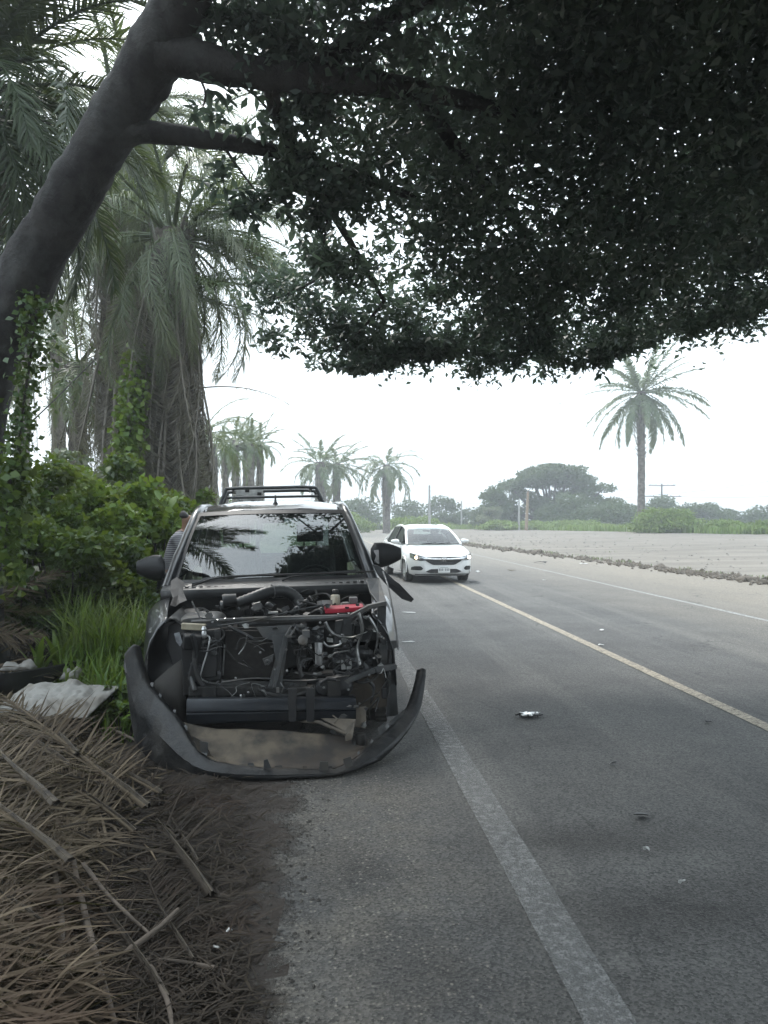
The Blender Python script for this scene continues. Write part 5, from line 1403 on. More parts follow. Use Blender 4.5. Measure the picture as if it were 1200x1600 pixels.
for i, (px, py, y) in enumerate(RO):
    c = bt(px, py, y)
    for j in range(8 if i < 25 else 7):
        a = 2 * math.pi * (j * .381 + random.random() * .1); el = random.uniform(-1.0, .35)
        o = link('leaf', lms[(i + j) % 3], big, c + Vector((random.gauss(0, .03), random.gauss(0, .03), random.gauss(0, .03))), (el, random.uniform(-.5, .5), a), random.uniform(.85, 1.25)); nl += 1
# ------------------------------------------------------------------ palms
def frond_mesh(name, mat, npair=46, droop=1.1, L=1.0, lmax=.2, wl=.011, sag=.35, miss=0.0, seed=0, curl=0.0, vee=.35, plumose=.3, stalk=.12):
    """a unit palm frond along +X, arching down; leaflets joined"""
    r_ = np.random.default_rng(seed)
    n = 14
    ang = 0.0; p = np.array([0., 0., 0.]); P_ = [p.copy()]; T_ = []
    for i in range(n):
        t = (i + .5) / n
        ang = -droop * t ** 1.4
        side = curl * t * t
        d = np.array([math.cos(ang) * math.cos(side), math.cos(ang) * math.sin(side), math.sin(ang)])
        p = p + d * L / n; P_.append(p.copy()); T_.append(d)
    P_ = np.array(P_); T_ = np.array(T_ + [T_[-1]])
    V, F = [], []
    # rachis: triangular tube
    for i in range(n + 1):
        rr = .013 * (1 - .9 * i / n) + .0012
        tt = T_[min(i, n)]; s_ = np.cross(tt, [0, 0, 1.]); s_ /= np.linalg.norm(s_) + 1e-9; u_ = np.cross(s_, tt)
        V += [P_[i] + s_ * rr, P_[i] - s_ * rr, P_[i] + u_ * rr * .9]
    for i in range(n):
        for j in range(3):
            a, b_ = i * 3 + j, i * 3 + (j + 1) % 3
            F += [(a, b_, b_ + 3), (a, b_ + 3, a + 3)]
    o = len(V)
    for k_ in range(npair):
        t = stalk + (1 - stalk) * (k_ + .5) / npair
        f = t * n; i = min(int(f), n - 1); q = P_[i] * (1 - (f - i)) + P_[i + 1] * (f - i); tt = T_[i]
        s_ = np.cross(tt, [0, 0, 1.]); s_ /= np.linalg.norm(s_) + 1e-9; u_ = np.cross(s_, tt)
        prof = (math.sin(math.pi * (.16 + .84 * min(1, t)) ** .8 * .93)) ** .7
        for sd in (-1, 1):
            if r_.random() < miss: continue
            ll = lmax * prof * r_.uniform(.8, 1.12) * (1 - .25 * (miss > .15) * r_.random())
            fw = .45 + .5 * t + r_.normal() * .12
            lift = vee + r_.normal() * plumose
            d = s_ * sd * math.cos(lift) + u_ * math.sin(lift)
            d = d * math.cos(fw) + tt * math.sin(fw); d /= np.linalg.norm(d)
            wv = np.cross(d, u_ + .3 * r_.normal(size=3)); wv /= np.linalg.norm(wv) + 1e-9
            m = q + d * ll * .5 + np.array([0, 0, -1]) * ll * sag * .18
            e = q + d * ll * (1 - .28 * sag) + np.array([0, 0, -1]) * ll * sag * .75
            w = wl * r_.uniform(.8, 1.2)
            V += [q - wv * w * .5, q + wv * w * .5, m + wv * w * .5, m - wv * w * .5, e]
            F += [(o, o + 1, o + 2), (o, o + 2, o + 3), (o + 3, o + 2, o + 4)]; o += 5
    me = np_mesh(name, np.array(V), np.array(F), mat)
    return me

G1 = [frond_mesh('frond', M_palmgreen, 70, d, sag=.4, seed=i, curl=c, lmax=.17, wl=.008) for i, (d, c) in enumerate(((.75, .1), (1.15, -.2), (1.6, .25), (1.35, 0)))]
G2 = [frond_mesh('frond', M_palmgrey, 96, d, sag=.95, seed=10 + i, curl=c, lmax=.15, wl=.0042, plumose=.6) for i, (d, c) in enumerate(((1.0, .15), (1.5, -.2), (1.9, .2), (1.7, -.05)))]
M_palmbacklit = leafmat('palm_backlit', (.03, .05, .025), (.055, .08, .035), None, .12, .45)  # palm green darkened, the crown's backlit shade put into the leaf colour
GD = [frond_mesh('frond', M_palmbacklit, 74, d, sag=.45, seed=90 + i, curl=c, lmax=.19, wl=.0085) for i, (d, c) in enumerate(((.75, .1), (1.2, -.2), (1.6, .25)))]
D1 = [frond_mesh('dead_frond', M_palmdead, 84, d, sag=1.7, seed=20 + i, curl=c, miss=.14, lmax=.15, wl=.0036, plumose=.8) for i, (d, c) in enumerate(((.3, .1), (.45, -.25), (.15, .3), (.25, -.1)))] + [frond_mesh('dead_frond', M_palmdead, 60, .5, sag=.9, seed=25, curl=.2, miss=.2, lmax=.16, wl=.007, plumose=.5)]
G3 = [frond_mesh('frond', M_palmgreen, 34, d, sag=.5, seed=30 + i, curl=c, lmax=.19, wl=.022) for i, (d, c) in enumerate(((.45, .1), (.8, -.2), (1.3, .2)))]
D3 = [frond_mesh('dead_frond', M_palmdead, 24, d, sag=1.1, seed=40 + i, miss=.1, lmax=.18, wl=.02) for i, d in enumerate((.4, .8))]

def palm(label, base, hgt, rt, Lf, ng, nd, seed, green=G1, dead=D1, skirt=(.55, .97), spread=(-.5, 1.25), lean=(0, 0), group=None, az0=None, deadL=1.0, boots=True, tag_=True, skew=0):
    rr = random.Random(seed)
    root = empty('palm_tree', base)
    tag(root, label, 'palm tree', group)
    top = Vector((lean[0], lean[1], hgt))
    b = MB(); pts, rs = [], []
    nseg = 22
    for i in range(nseg + 1):
        t = i / nseg
        pts.append(Vector((lean[0] * t ** 1.6, lean[1] * t ** 1.6, -.1 + (hgt + .1) * t)))
        rs.append(rt * (1.18 if i == 0 else 1.0 + .10 * (i % 2)) * (1 - .12 * t) * (1 + .35 * sstep(.86, .98, t) * boots))
    b.tube(pts, rs, 10, jit=.05)
    if boots:
        for i in range(44):
            t = rr.uniform(.5, .98); a = rr.uniform(0, 6.28); c = Vector((lean[0] * t ** 1.6, lean[1] * t ** 1.6, hgt * t))
            d = Vector((math.cos(a), math.sin(a), 0)); b.beam(c + d * rt * .8, c + d * rt * 1.5 + Vector((0, 0, rt * 1.1)), rt * .5, rt * .18, w2=rt * .25, h2=rt * .1)
    b.build('trunk', M_palmtrunk, root, smooth=60)
    spread = (spread[0] + rr.uniform(-.2, .2), spread[1] + rr.uniform(-.15, .15))
    for i in range(ng):
        t = (i + .5) / ng
        az = i * 2.39996 + rr.uniform(-.25, .25) if az0 is None else rr.uniform(*az0)
        el = lerp(spread[1], spread[0], t ** .85) + rr.uniform(-.12, .12)
        me = green[min(len(green) - 1, int((1 - max(0, min(1, el / 1.4))) * 1.7 + rr.random() * 1.2))]
        pos = top + Vector((math.cos(az), math.sin(az), 0)) * rt * .7 + Vector((0, 0, -.25 * t + rr.uniform(-.05, .1)))
        link('frond', me, root, pos, (rr.uniform(-.3, .3), -el, az), Lf * rr.uniform(.82, 1.1))
    for i in range(nd):
        az = i * 2.39996 + rr.uniform(-.4, .4) + skew
        t = rr.uniform(*skirt)
        c = Vector((lean[0] * t ** 1.6, lean[1] * t ** 1.6, hgt * t))
        el = -rr.uniform(1.22, 1.53)
        L_ = Lf * deadL * rr.uniform(.6, 1.0)
        L_ = min(L_, (hgt * t + .2))
        link('dead_frond', dead[i % len(dead)], root, c + Vector((math.cos(az), math.sin(az), 0)) * rt * .9, (rr.uniform(-.5, .5), -el, az), L_)
    return root
def gp(px, y): 
    x = (px - CX) * y / FPX
    return (x, y, H(x, y))
def ph(py, y): return CAM_H - (py - HY) * y / FPX     # height of a photo row at that distance

# the pair behind the pickup, hung with dead fronds
b1 = gp(182, 17.5); pa = palm('tall palm at the back of the verge with a long skirt of grey dead fronds', b1, ph(215, 17.5), .32, 4.0, 36, 74, 3, G2, skirt=(.42, .98), spread=(-.9, 1.1), deadL=1.0)
b2 = gp(270, 15.5); pb = palm('shorter palm right behind the pickup, draped to the ground in dead fronds', b2, ph(385, 15.5), .36, 3.5, 38, 90, 5, G2, skirt=(.5, .99), spread=(-.9, 1.15), deadL=1.15)
b3 = gp(225, 18.5); pc = palm('palm wedged between the two skirted palms, mostly hidden by their fronds', b3, ph(300, 18.5), .3, 3.8, 26, 50, 8, G2, skirt=(.4, .98), spread=(-.8, 1.1))
rf = random.Random(2)
for par, hh, n_, a0, a1, L0 in ((pb, ph(385, 15.5), 15, -1.1, .9, 3.3), (pa, ph(215, 17.5), 12, -1.3, 1.2, 3.6), (pb, ph(470, 15.5), 8, -1.0, .6, 2.6)):
    for i in range(n_):
        link('frond', rf.choice([G1[1], G2[1], G1[3], G2[0]]), par, Vector((.2, -.1, hh + rf.uniform(-.3, .1))), (rf.uniform(-.4, .4), -rf.uniform(-.15, .75), rf.uniform(a0, a1)), L0 * rf.uniform(.75, 1.05))
# the long bare frond that arches towards the road
lf = frond_mesh('dead_frond', M_palmdead, 26, .75, sag=1.3, seed=77, miss=.55, lmax=.07, wl=.008, stalk=.35)
link('dead_frond', lf, pb, Vector((.55, -.3, ph(628, 15.2))), (0, -.1, -.05), 2.1)
# palm behind the leaning trunk, upper left
b4 = gp(-45, 9.2); pd = palm('palm with a heavy dark crown behind the leaning trunk', b4, ph(175, 9.2), .26, 2.7, 62, 22, 12, GD, skirt=(.75, .98), spread=(-.95, .95), deadL=.8)
for az_, el_, L_ in ((-.95, .62, 4.3), (-.2, .75, 3.7), (-.55, .85, 4.0), (-1.3, .5, 3.6)):
    link('frond', GD[0], pd, Vector((0, 0, ph(175, 9.2))), (0, -el_, az_), L_)
# palms deeper in the grove on the left
palm('slim palm seen through the gap beside the leaning trunk', gp(92, 24), ph(500, 24), .22, 3.0, 15, 8, 14, G2, spread=(-.7, 1.0))
palm('low palm under the slim one, its green fans just above the bushes', gp(122, 20), ph(600, 20), .24, 2.8, 20, 8, 15, G1, spread=(-.5, 1.1))
palm('half hidden palm far left behind the leaning trunk', gp(35, 26), ph(430, 26), .24, 3.2, 13, 8, 16, G2, spread=(-.8, 1.0))
palm('young palm peeping out to the right of the draped palm', gp(316, 26), ph(690, 26), .22, 2.4, 18, 8, 17, G1, spread=(-.4, 1.2))
palm('leaning palm at the far left edge of the grove', gp(-40, 19), ph(330, 19), .26, 3.2, 16, 8, 18, G2, spread=(-.7, 1.0))
# the row of palms beyond the cab
FG = 'row of distant palms beyond the pickup cab'
for i, (px, py, y, lab) in enumerate(((334, 705, 52, 'leftmost palm of the distant row beyond the cab'), (352, 712, 56, 'shortest palm of the distant row, second from its left end'), (368, 700, 50, 'thick skirted palm in the middle of the distant row'), (384, 698, 58, 'palm in the distant row just left of its bare trunked neighbour'), (392, 704, 50, 'bare trunked palm near the right of the distant row'), (406, 700, 52, 'rightmost palm of the distant row, close to the roof bar'))):
    palm(lab, gp(px, y), ph(py, y), .24, 2.1, 20, 12 if i != 4 else 2, 30 + i, G3, D3, skirt=(.5, .97), spread=(-.6, 1.3), group=FG, boots=False)
palm('left one of the two palms above the roof bar', gp(500, 78), ph(722, 78), .5, 4.0, 24, 16, 40, G3, D3, skirt=(.6, .97), spread=(-.6, 1.15), boots=False)
palm('right one of the two palms above the roof bar, slightly smaller', gp(526, 82), ph(724, 82), .42, 3.9, 24, 5, 41, G3, D3, spread=(-.6, 1.1), boots=False)
palm('lone drooping palm behind the white sedan', gp(604, 90), ph(726, 90), .42, 4.6, 26, 22, 42, [G3[1], G3[2], G3[2]], D3, skirt=(.75, .98), spread=(-1.0, 1.2), boots=False)
palm('tall lone palm standing at the far side of the dirt yard', gp(1002, 76), ph(612, 76) - H(*gp(1002, 76)[:2]), .36, 6.3, 44, 12, 46, [frond_mesh('frond', M_palmgreen, 54, d, sag=.5, seed=50 + i, curl=c, lmax=.14, wl=.015) for i, (d, c) in enumerate(((.3, .1), (.5, -.2), (.8, .2)))], D3, skirt=(.8, .97), spread=(-.95, 1.3), deadL=.6)

# ------------------------------------------------------------------ trees along the far side
def blob_tree(name, label, cat, c, blobs, n, leaf, mat, trunk_r=.25, limbs=5, group=None, seed=0, shell=.55, trunk=True, flat=.3):
    """blobs: (dx, dy, z, rx, ry, rz) clumps of leaves round a forked trunk"""
    global rng
    rng = np.random.default_rng(seed + 100)
    rr = random.Random(seed)
    root = tag(empty(name, c), label, cat, group)
    vol = np.array([b_[3] * b_[4] for b_ in blobs]); cnt = np.maximum(20, (n * vol / vol.sum()).astype(int))
    pts = []
    for b_, k_ in zip(blobs, cnt):
        d = unit(k_); r_ = rng.uniform(0, 1, k_) ** .33
        r_ = np.where(rng.uniform(0, 1, k_) < shell, .85 + .22 * rng.normal(0, .5, k_), r_)
        pts.append(d * r_[:, None] * np.array(b_[3:6]) + np.array(b_[:3]))
    pts = np.concatenate(pts)
    V, F = leaf_cloud(pts, leaf * rng.uniform(.6, 1.3, len(pts)), .3, flat)
    o = link('crown' if trunk else 'foliage', np_mesh('crown', V, F, mat), root); o['kind'] = 'stuff'
    b = MB(); top = max(b_[2] for b_ in blobs)
    fork = min(b_[2] - b_[5] * .5 for b_ in blobs)
    fork = max(.15, fork)
    b.tube([(0, 0, -.3), (.02, 0, fork * .5), (0, .02, fork)], [trunk_r * 1.3, trunk_r, trunk_r * .9], 8)
    for i in range(limbs):
        b_ = blobs[i % len(blobs)]
        e = Vector(b_[:3]) + Vector((rr.uniform(-.3, .3) * b_[3], rr.uniform(-.3, .3) * b_[4], rr.uniform(-.1, .4) * b_[5]))
        s_ = Vector((0, .0, fork * rr.uniform(.75, .98)))
        b.tube(smooth_path([s_, lerp(s_, e, .5) + Vector((0, 0, -.08 * (e - s_).length)), e], 3), [trunk_r * .55, trunk_r * .5, trunk_r * .42, trunk_r * .36, trunk_r * .3, trunk_r * .2, trunk_r * .08], 6)
    b.build('trunk' if trunk else 'stem', M_limb, root, smooth=60)
    return root
def dome(w, h, n, seed, base=.35):
    rr = random.Random(seed); out = []
    for i in range(n * 2):
        a = rr.uniform(0, 6.28); q = math.sqrt(rr.random())
        x, y = math.cos(a) * q * w * .40, math.sin(a) * q * w * .36
        if i >= n:
            s_ = rr.uniform(.16, .24) * w; out.append((x, y, h * rr.uniform(.12, .45), s_, s_, min(s_ * .62, h * .2))); continue
        z = h * (base + (1 - base) * .78 * math.sqrt(max(0, 1 - q * q)) * rr.uniform(.75, 1.05))
        s_ = rr.uniform(.15, .24) * w
        out.append((x, y, z, s_, s_, min(s_ * .62, h * .22)))
    return out
# the broad rain tree
y = 112; s = y / FPX
bl = []
rr = random.Random(4)
for px, py, rx, rz in ((772, 775, 20, 9), (800, 757, 22, 9), (828, 742, 24, 9), (856, 735, 26, 9), (885, 735, 25, 9), (910, 745, 22, 9), (932, 760, 18, 8), (815, 770, 16, 6), (845, 752, 20, 6), (880, 752, 20, 6), (905, 766, 16, 6), (790, 783, 14, 8), (925, 778, 18, 8), (866, 728, 22, 6), (838, 733, 16, 6), (955, 785, 14, 8), (870, 770, 12, 6), (840, 785, 26, 14), (880, 790, 26, 14), (800, 796, 20, 12), (850, 806, 30, 12), (900, 806, 24, 12), (820, 770, 14, 8), (860, 745, 26, 8), (900, 755, 20, 8), (815, 752, 20, 7)):
    for dy in (-2.4, 0.5, 3.0):
        bl.append(((px - 862) * s + rr.uniform(-.6, .6), dy + rr.uniform(-.8, .8), ph(py, y) + rr.uniform(-.2, .2) - H(*gp(862, y)[:2]) - (.0 if dy == .5 else .3), rx * s * .9, rx * s * .9, rz * s * .8))
blob_tree('rain_tree', 'broad umbrella crowned tree, the biggest on the far side', 'tree', gp(862, y), bl, 30000, .42, M_fargreen, .5, 22, seed=4, shell=.3)
def far(name, label, cat, px, pytop, y, wpx, mat, n=1800, nb=9, seed=0, leaf=None, base=.3, group=None):
    c = gp(px, y); h = ph(pytop, y) - c[2]; w = wpx * y / FPX
    return blob_tree(name, label, cat, c, dome(w * 1.12, h, nb, seed, base), int(n * 1.7), leaf or max(.2, y * .0036), mat, max(.06, h * .03), 5, group, seed)
FA, FB = M_fargreen, M_fargreen2
far('round_tree', 'dense round tree against the right flank of the umbrella tree', 'tree', 915, 768, 104, 125, FA, 5200, 16, 51, base=.22)
far('bushy_tree', 'upright bushy tree left of the umbrella tree', 'tree', 768, 752, 106, 52, FA, 2400, 10, 52, base=.3)
far('far_tree', 'low tree joining the umbrella tree to the upright bushy one', 'tree', 800, 790, 116, 70, FA, 1600, 8, 53)
far('far_tree', 'broad low tree left of the lone drooping palm', 'tree', 556, 776, 120, 86, FA, 2600, 11, 54)
far('far_tree', 'low tree just right of the lone drooping palm', 'tree', 636, 780, 125, 60, FA, 1700, 9, 55)
far('far_tree', 'dark tree between the concrete pole and the sedan roof', 'tree', 690, 772, 122, 56, FA, 1800, 9, 56)
far('far_tree', 'small tree between the concrete pole and the upright bushy tree', 'tree', 728, 796, 128, 50, FA, 1200, 7, 57)
far('pale_bush', 'yellow green bush at the foot of the tall lone palm', 'bush', 1040, 792, 74, 96, FB, 3600, 12, 58, base=.25)
far('far_tree', 'thin topped tree right behind the trunk of the tall lone palm', 'tree', 1020, 770, 118, 80, FA, 2200, 10, 59)
far('far_tree', 'round dark tree right of the steel mast', 'tree', 1100, 784, 112, 74, FA, 2400, 10, 60)
far('far_tree', 'low tree between the round dark tree and the frame edge', 'tree', 1152, 796, 118, 66, FA, 1600, 8, 61)
far('far_tree', 'tall tree cut by the right edge of the picture', 'tree', 1205, 776, 110, 60, FA, 1800, 8, 62)
far('far_tree', 'feathery small trees left of the tall lone palm', 'tree', 982, 782, 125, 46, FA, 1300, 7, 63)
far('pale_bush', 'pale scrub below the broad low tree at the road end', 'bush', 540, 800, 96, 74, FB, 1500, 8, 64)
far('pale_bush', 'pale scrub behind the sedan roof', 'bush', 655, 806, 98, 90, FB, 1600, 8, 65)
far('pale_bush', 'pale scrub at the foot of the upright bushy tree', 'bush', 775, 812, 100, 66, FB, 1000, 7, 66)
far('dry_bush', 'brownish creeper covered stump under the upright bushy tree', 'bush', 765, 784, 103, 34, M_palmgrey, 900, 6, 67)
far('pale_bush', 'low scrub in front of the round tree', 'bush', 900, 812, 98, 96, FB, 1400, 9, 68)
far('pale_bush', 'low scrub in front of the umbrella tree', 'bush', 835, 814, 100, 74, FB, 1100, 8, 69)
far('pale_bush', 'bright weeds right of the yellow green bush', 'bush', 1120, 812, 72, 90, FB, 1600, 9, 70)
far('pale_bush', 'bright weeds at the right edge of the picture', 'bush', 1195, 814, 66, 80, FB, 1400, 9, 71)
far('far_tree', 'low tree behind the two palms above the roof bar', 'tree', 470, 788, 118, 90, FA, 1800, 9, 72)
far('far_tree', 'grove tree behind the left end of the distant palm row', 'tree', 345, 770, 80, 100, M_bush, 2600, 10, 73)
# grass on the far verge
gpts = []
rgr = random.Random(9)
while len(gpts) < 9000:
    x = rgr.uniform(-14, 66); ye = far_edge(x); y = ye + abs(rgr.gauss(0, 5)) - .6
    if x < wind_x(y) - 2: 
        y = rgr.uniform(88, 112)
        u, v = road_uv(x, y)
        if -1.5 < u < 12: continue
    gpts.append((x, y, H(x, y)))
gpts = np.array(gpts)
V, F = blades(gpts, np.array([.5 + .35 * nz(p[0], p[1], .25) + rgr.uniform(0, .45) for p in gpts]), .12, .5)
tag(link('verge_grass', np_mesh('verge_grass', V, F, M_fargreen2)), 'bright green grass along the far edge of the yard', 'grass', kind='stuff')

# ------------------------------------------------------------------ poles and wires
M_wood = surf('pole_wood', (.26, .19, .12), (.18, .13, .085), 6, .85)
M_conc = surf('pole_concrete', (.34, .34, .33), (.26, .26, .25), 6, .85)
def pole(name, label, px, pytop, y, r, mat, lean=0, arms=()):
    c = gp(px, y); h = ph(pytop, y) - c[2]
    root = tag(empty(name, c), label, 'pole')
    b = MB(); b.tube([(0, 0, -.2), (lean * h * .5, 0, h * .5), (lean * h, 0, h)], [r * 1.25, r * 1.1, r * .85], 10); b.build('post', mat, root, smooth=60)
    for z, hw in arms:
        b = MB(); b.beam((-hw, -.12, h * z), (hw, -.12, h * z), .14, .14); a_ = b.build('crossarm', M_steel, root)
        for x in (-hw * .9, -hw * .45, hw * .45, hw * .9):
            MB().lathe([(.05, 0), (.07, .05), (.05, .1), (.07, .16), (.03, .22)], 8, (x, -.12, h * z + .07), (0, 0, 1)).build('insulator', M_conc, a_, smooth=60)
    return c, h
pole('utility_pole', 'leaning tan wooden pole in front of the umbrella tree', 822, 768, 96, .17, M_wood, .05)
pole('utility_pole', 'thin grey pole beside the leaning wooden pole', 811, 780, 98, .12, M_conc)
pole('utility_pole', 'pale concrete pole standing behind the sedan', 671, 758, 88, .13, M_conc)
pole('utility_pole', 'short distant post between the concrete pole and the upright bushy tree', 721, 783, 120, .12, M_conc)
mc, mh = pole('power_mast', 'slim steel power mast with two crossarms near the right', 1034, 756, 128, .16, M_steel, 0, ((.96, 2.2), (.70, 3.2)))
for i, (dz, px0, py0, y0, lab) in enumerate(((.985, 700, 790, 150, 'topmost thin power line from the mast'), (.97, 690, 796, 150, 'second thin power line from the mast'), (.72, 720, 800, 150, 'third thin power line from the mast'), (.70, 640, 806, 150, 'lowest thin power line from the mast'))):
    m_ = Vector((mc[0] + (-1.6, 1.6, -2.4, 2.4)[i], mc[1] - .12, mc[2] + mh * dz))
    e_ = P(1330, (690, 705, 728, 765)[i], 118); s_ = P(px0, py0 - 14, y0)
    pts = []
    for a_, c_ in ((s_, m_), (m_, e_)):
        for j in range(9 if c_ is m_ else 10):
            t = j / 9; p = lerp(a_, c_, t); p.z -= 1.2 * 4 * t * (1 - t) * .5; pts.append(p)
    b = MB(); b.tube(pts, .022, 4, caps=False); tag(b.build('power_line', M_dark), lab, 'power line', 'power lines')
# ------------------------------------------------------------------ undergrowth on the left
random.seed(33); rng = np.random.default_rng(33)
def g_at(x, y): return H(x, y)
def bleaf(mat, L=.11, W=.06, seed=0):
    b = MB(); rws = []
    for t in (0, .15, .38, .62, .85, 1):
        w = W * math.sin(math.pi * min(1, t * .92 + .05)) ** .8 * (1 if t < 1 else .1); z = -.3 * L * t * t
        rws.append([(-w / 2, L * t, z + .1 * w), (0, L * t, z - .08 * w), (w / 2, L * t, z + .1 * w)])
    b.rows(rws); me = bpy.data.meshes.new('leaf'); me.from_pydata(b.v, [], b.f); me.materials.append(mat); me.shade_smooth(); return me
BL1, BL2 = bleaf(M_bush), bleaf(M_bush2, .13, .07)
def bush(label, px, y, wpx, pytop, n, leaf, mat, seed, nleaf=30, dy=1.0, name='bush', cat='bush', lm=None, zbase=0):
    global rng
    rng = np.random.default_rng(seed); rr = random.Random(seed)
    x = (px - CX) * y / FPX; z0 = g_at(x, y); h = ph(pytop, y) - z0; w = wpx * y / FPX
    root = tag(empty(name, (x, y, z0)), label, cat)
    pts = []; tops = []
    st_ = MB()
    for k_ in range(16):
        bx, by = rr.uniform(-.42, .42) * w, rr.uniform(-.45, .45) * dy
        bz = h * rr.uniform(.25, .9) * (1 - .45 * abs(bx / w * 2) ** 2)
        s_ = rr.uniform(.13, .24) * max(w, h * .6)
        m_ = n // 16
        d = unit(m_) * (rng.uniform(.35, 1.05, m_) ** .5)[:, None] * np.array([s_, min(s_, dy * .5), s_ * .7])
        pts.append(d + np.array([bx, by, max(bz, .12)])); tops.append((bx, by, bz, s_))
        st_.tube(smooth_path([Vector((bx * .25, by * .25, -.05)), Vector((bx * .6, by * .6, bz * .55)), Vector((bx, by, bz + s_ * .4))], 3), [.018, .016, .014, .012, .01, .007, .004], 5)
    pts = np.concatenate(pts); pts = pts[pts[:, 2] > .02]
    V, F = leaf_cloud(pts, leaf * rng.uniform(.55, 1.25, len(pts)), .3, .35, .15)
    o = link('foliage', np_mesh('foliage', V, F, mat), root); o['kind'] = 'stuff'
    o = st_.build('stem', M_limb, root, smooth=60)
    for i in range(nleaf):
        bx, by, bz, s_ = tops[i % 16]
        a = rr.uniform(0, 6.28); el = rr.uniform(.0, 1.2)
        p = Vector((bx + math.cos(a) * math.cos(el) * s_ * 1.03, by - abs(math.sin(a)) * math.cos(el) * min(s_, dy * .5) * 1.03, max(.1, bz + math.sin(el) * s_ * .72)))
        link('leaf', lm or (BL1 if mat is not M_bush2 else BL2), root, p, (rr.uniform(-.7, .3), rr.uniform(-.5, .5), rr.uniform(0, 6.28)), rr.uniform(.8, 1.5) * leaf / .1)
    return root
bush('dark leafy bush rising against the leaning trunk', 40, 8.6, 200, 680, 7000, .10, M_bush, 1, 34)
bush('bright green bush below the gap left of the palms', 120, 9.6, 200, 668, 8000, .10, M_bush2, 2, 36)
bush('low dark bush in front of the bright one', 110, 8.0, 200, 790, 5000, .09, M_bush, 3, 34)
bush('mid green bush at the foot of the skirted palms', 200, 11.0, 190, 705, 7000, .11, M_bush, 4, 30)
bush('pale leaved sapling poking up before the palms', 232, 10.2, 70, 725, 1700, .14, M_bush2, 5, 40)
bush('bush beside the person by the pickup', 262, 12.2, 120, 775, 4200, .11, M_bush2, 6, 24)
bush('light shrub to the right of the skirted palms', 308, 15.5, 80, 745, 2600, .12, M_bush2, 7, 24)
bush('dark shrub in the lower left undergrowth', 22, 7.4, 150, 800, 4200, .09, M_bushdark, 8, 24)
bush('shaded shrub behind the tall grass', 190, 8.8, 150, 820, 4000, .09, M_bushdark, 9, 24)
bush('scrubby shrub filling the left edge above the dry fronds', -10, 9.5, 140, 640, 4200, .1, M_bush, 10, 16)
bush('hazy thicket behind the bright bush', 110, 14, 190, 690, 4200, .14, M_palmgrey, 11, 0, name='thicket', cat='thicket')
bush('weedy shrub beside the tyre of the pickup', 222, 6.9, 60, 985, 900, .07, M_bush, 12, 20, .5)
bush('low weeds between the white sheet and the bumper', 188, 5.9, 70, 1055, 900, .06, M_bush, 13, 20, .5, name='weed', cat='weed')
bush('weed clump under the left end of the bumper', 215, 5.75, 40, 1075, 500, .055, M_bush2, 14, 14, .3, name='weed', cat='weed')
# creepers
def creeper(label, pts, n, rad, leaf, mat, seed, stemr=.012):
    global rng
    rng = np.random.default_rng(seed); rr = random.Random(seed)
    sp = smooth_path(pts, 6)
    root = tag(empty('creeper', sp[0]), label, 'creeper')
    b = MB(); b.tube([p - sp[0] for p in sp], stemr, 5); b.build('stem', M_limb, root, smooth=60)
    idx = rng.integers(0, len(sp), n); base = np.array([tuple(sp[i] - sp[0]) for i in idx])
    V, F = leaf_cloud(base + rng.normal(0, rad, (n, 3)), leaf * rng.uniform(.6, 1.3, n), .36, .1, .3)
    o = link('foliage', np_mesh('foliage', V, F, mat), root); o['kind'] = 'stuff'
creeper('leafy creeper climbing the skirt of the palms', [P(196, 762, 14.6), P(200, 700, 14.6), P(205, 650, 14.7), P(212, 600, 14.9), P(222, 560, 15.2)], 1500, .14, .14, M_bush2, 3, .03)
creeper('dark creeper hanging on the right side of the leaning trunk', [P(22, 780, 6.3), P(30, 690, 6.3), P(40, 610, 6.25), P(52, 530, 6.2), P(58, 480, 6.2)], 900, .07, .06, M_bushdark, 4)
creeper('second creeper low on the leaning trunk by the bushes', [P(6, 900, 6.2), P(12, 800, 6.2), P(18, 720, 6.2)], 700, .09, .08, M_bush, 5)
creeper('thin bare vine slung across the gap beside the trunk', [P(40, 668, 12), P(90, 620, 12.4), P(150, 560, 13)], 40, .1, .09, M_bushdark, 6, .012)
# tall grass
def inpx(px0, px1, y0, y1, n):
    out = []
    while len(out) < n:
        y = random.uniform(y0, y1); px = random.uniform(px0, px1); x = (px - CX) * y / FPX
        out.append((x, y, g_at(x, y) - .01))
    return np.array(out)
pp = np.concatenate([inpx(95, 262, 6.3, 9.2, 1900), inpx(150, 250, 5.9, 7.2, 500), inpx(100, 170, 7, 9, 500)])
rr_ = np.random.default_rng(5)
V, F = blades(pp, rr_.uniform(.35, 1.0, len(pp)) * np.array([1.0 if p[1] > 6.8 else .6 for p in pp]), rr_.uniform(.012, .026, len(pp)), .55)
tag(link('tall_grass', np_mesh('tall_grass', V, F, M_grass)), 'tall bright grass beside the kerb side of the pickup', 'grass', kind='stuff')
pp = np.concatenate([inpx(150, 262, 5.5, 6.4, 260), inpx(60, 160, 6.0, 7.0, 200)])
V, F = blades(pp, rr_.uniform(.08, .3, len(pp)), rr_.uniform(.008, .014, len(pp)), .9)
tag(link('short_grass', np_mesh('short_grass', V, F, M_grass)), 'short tufts of grass in front of the tall grass', 'grass', kind='stuff')
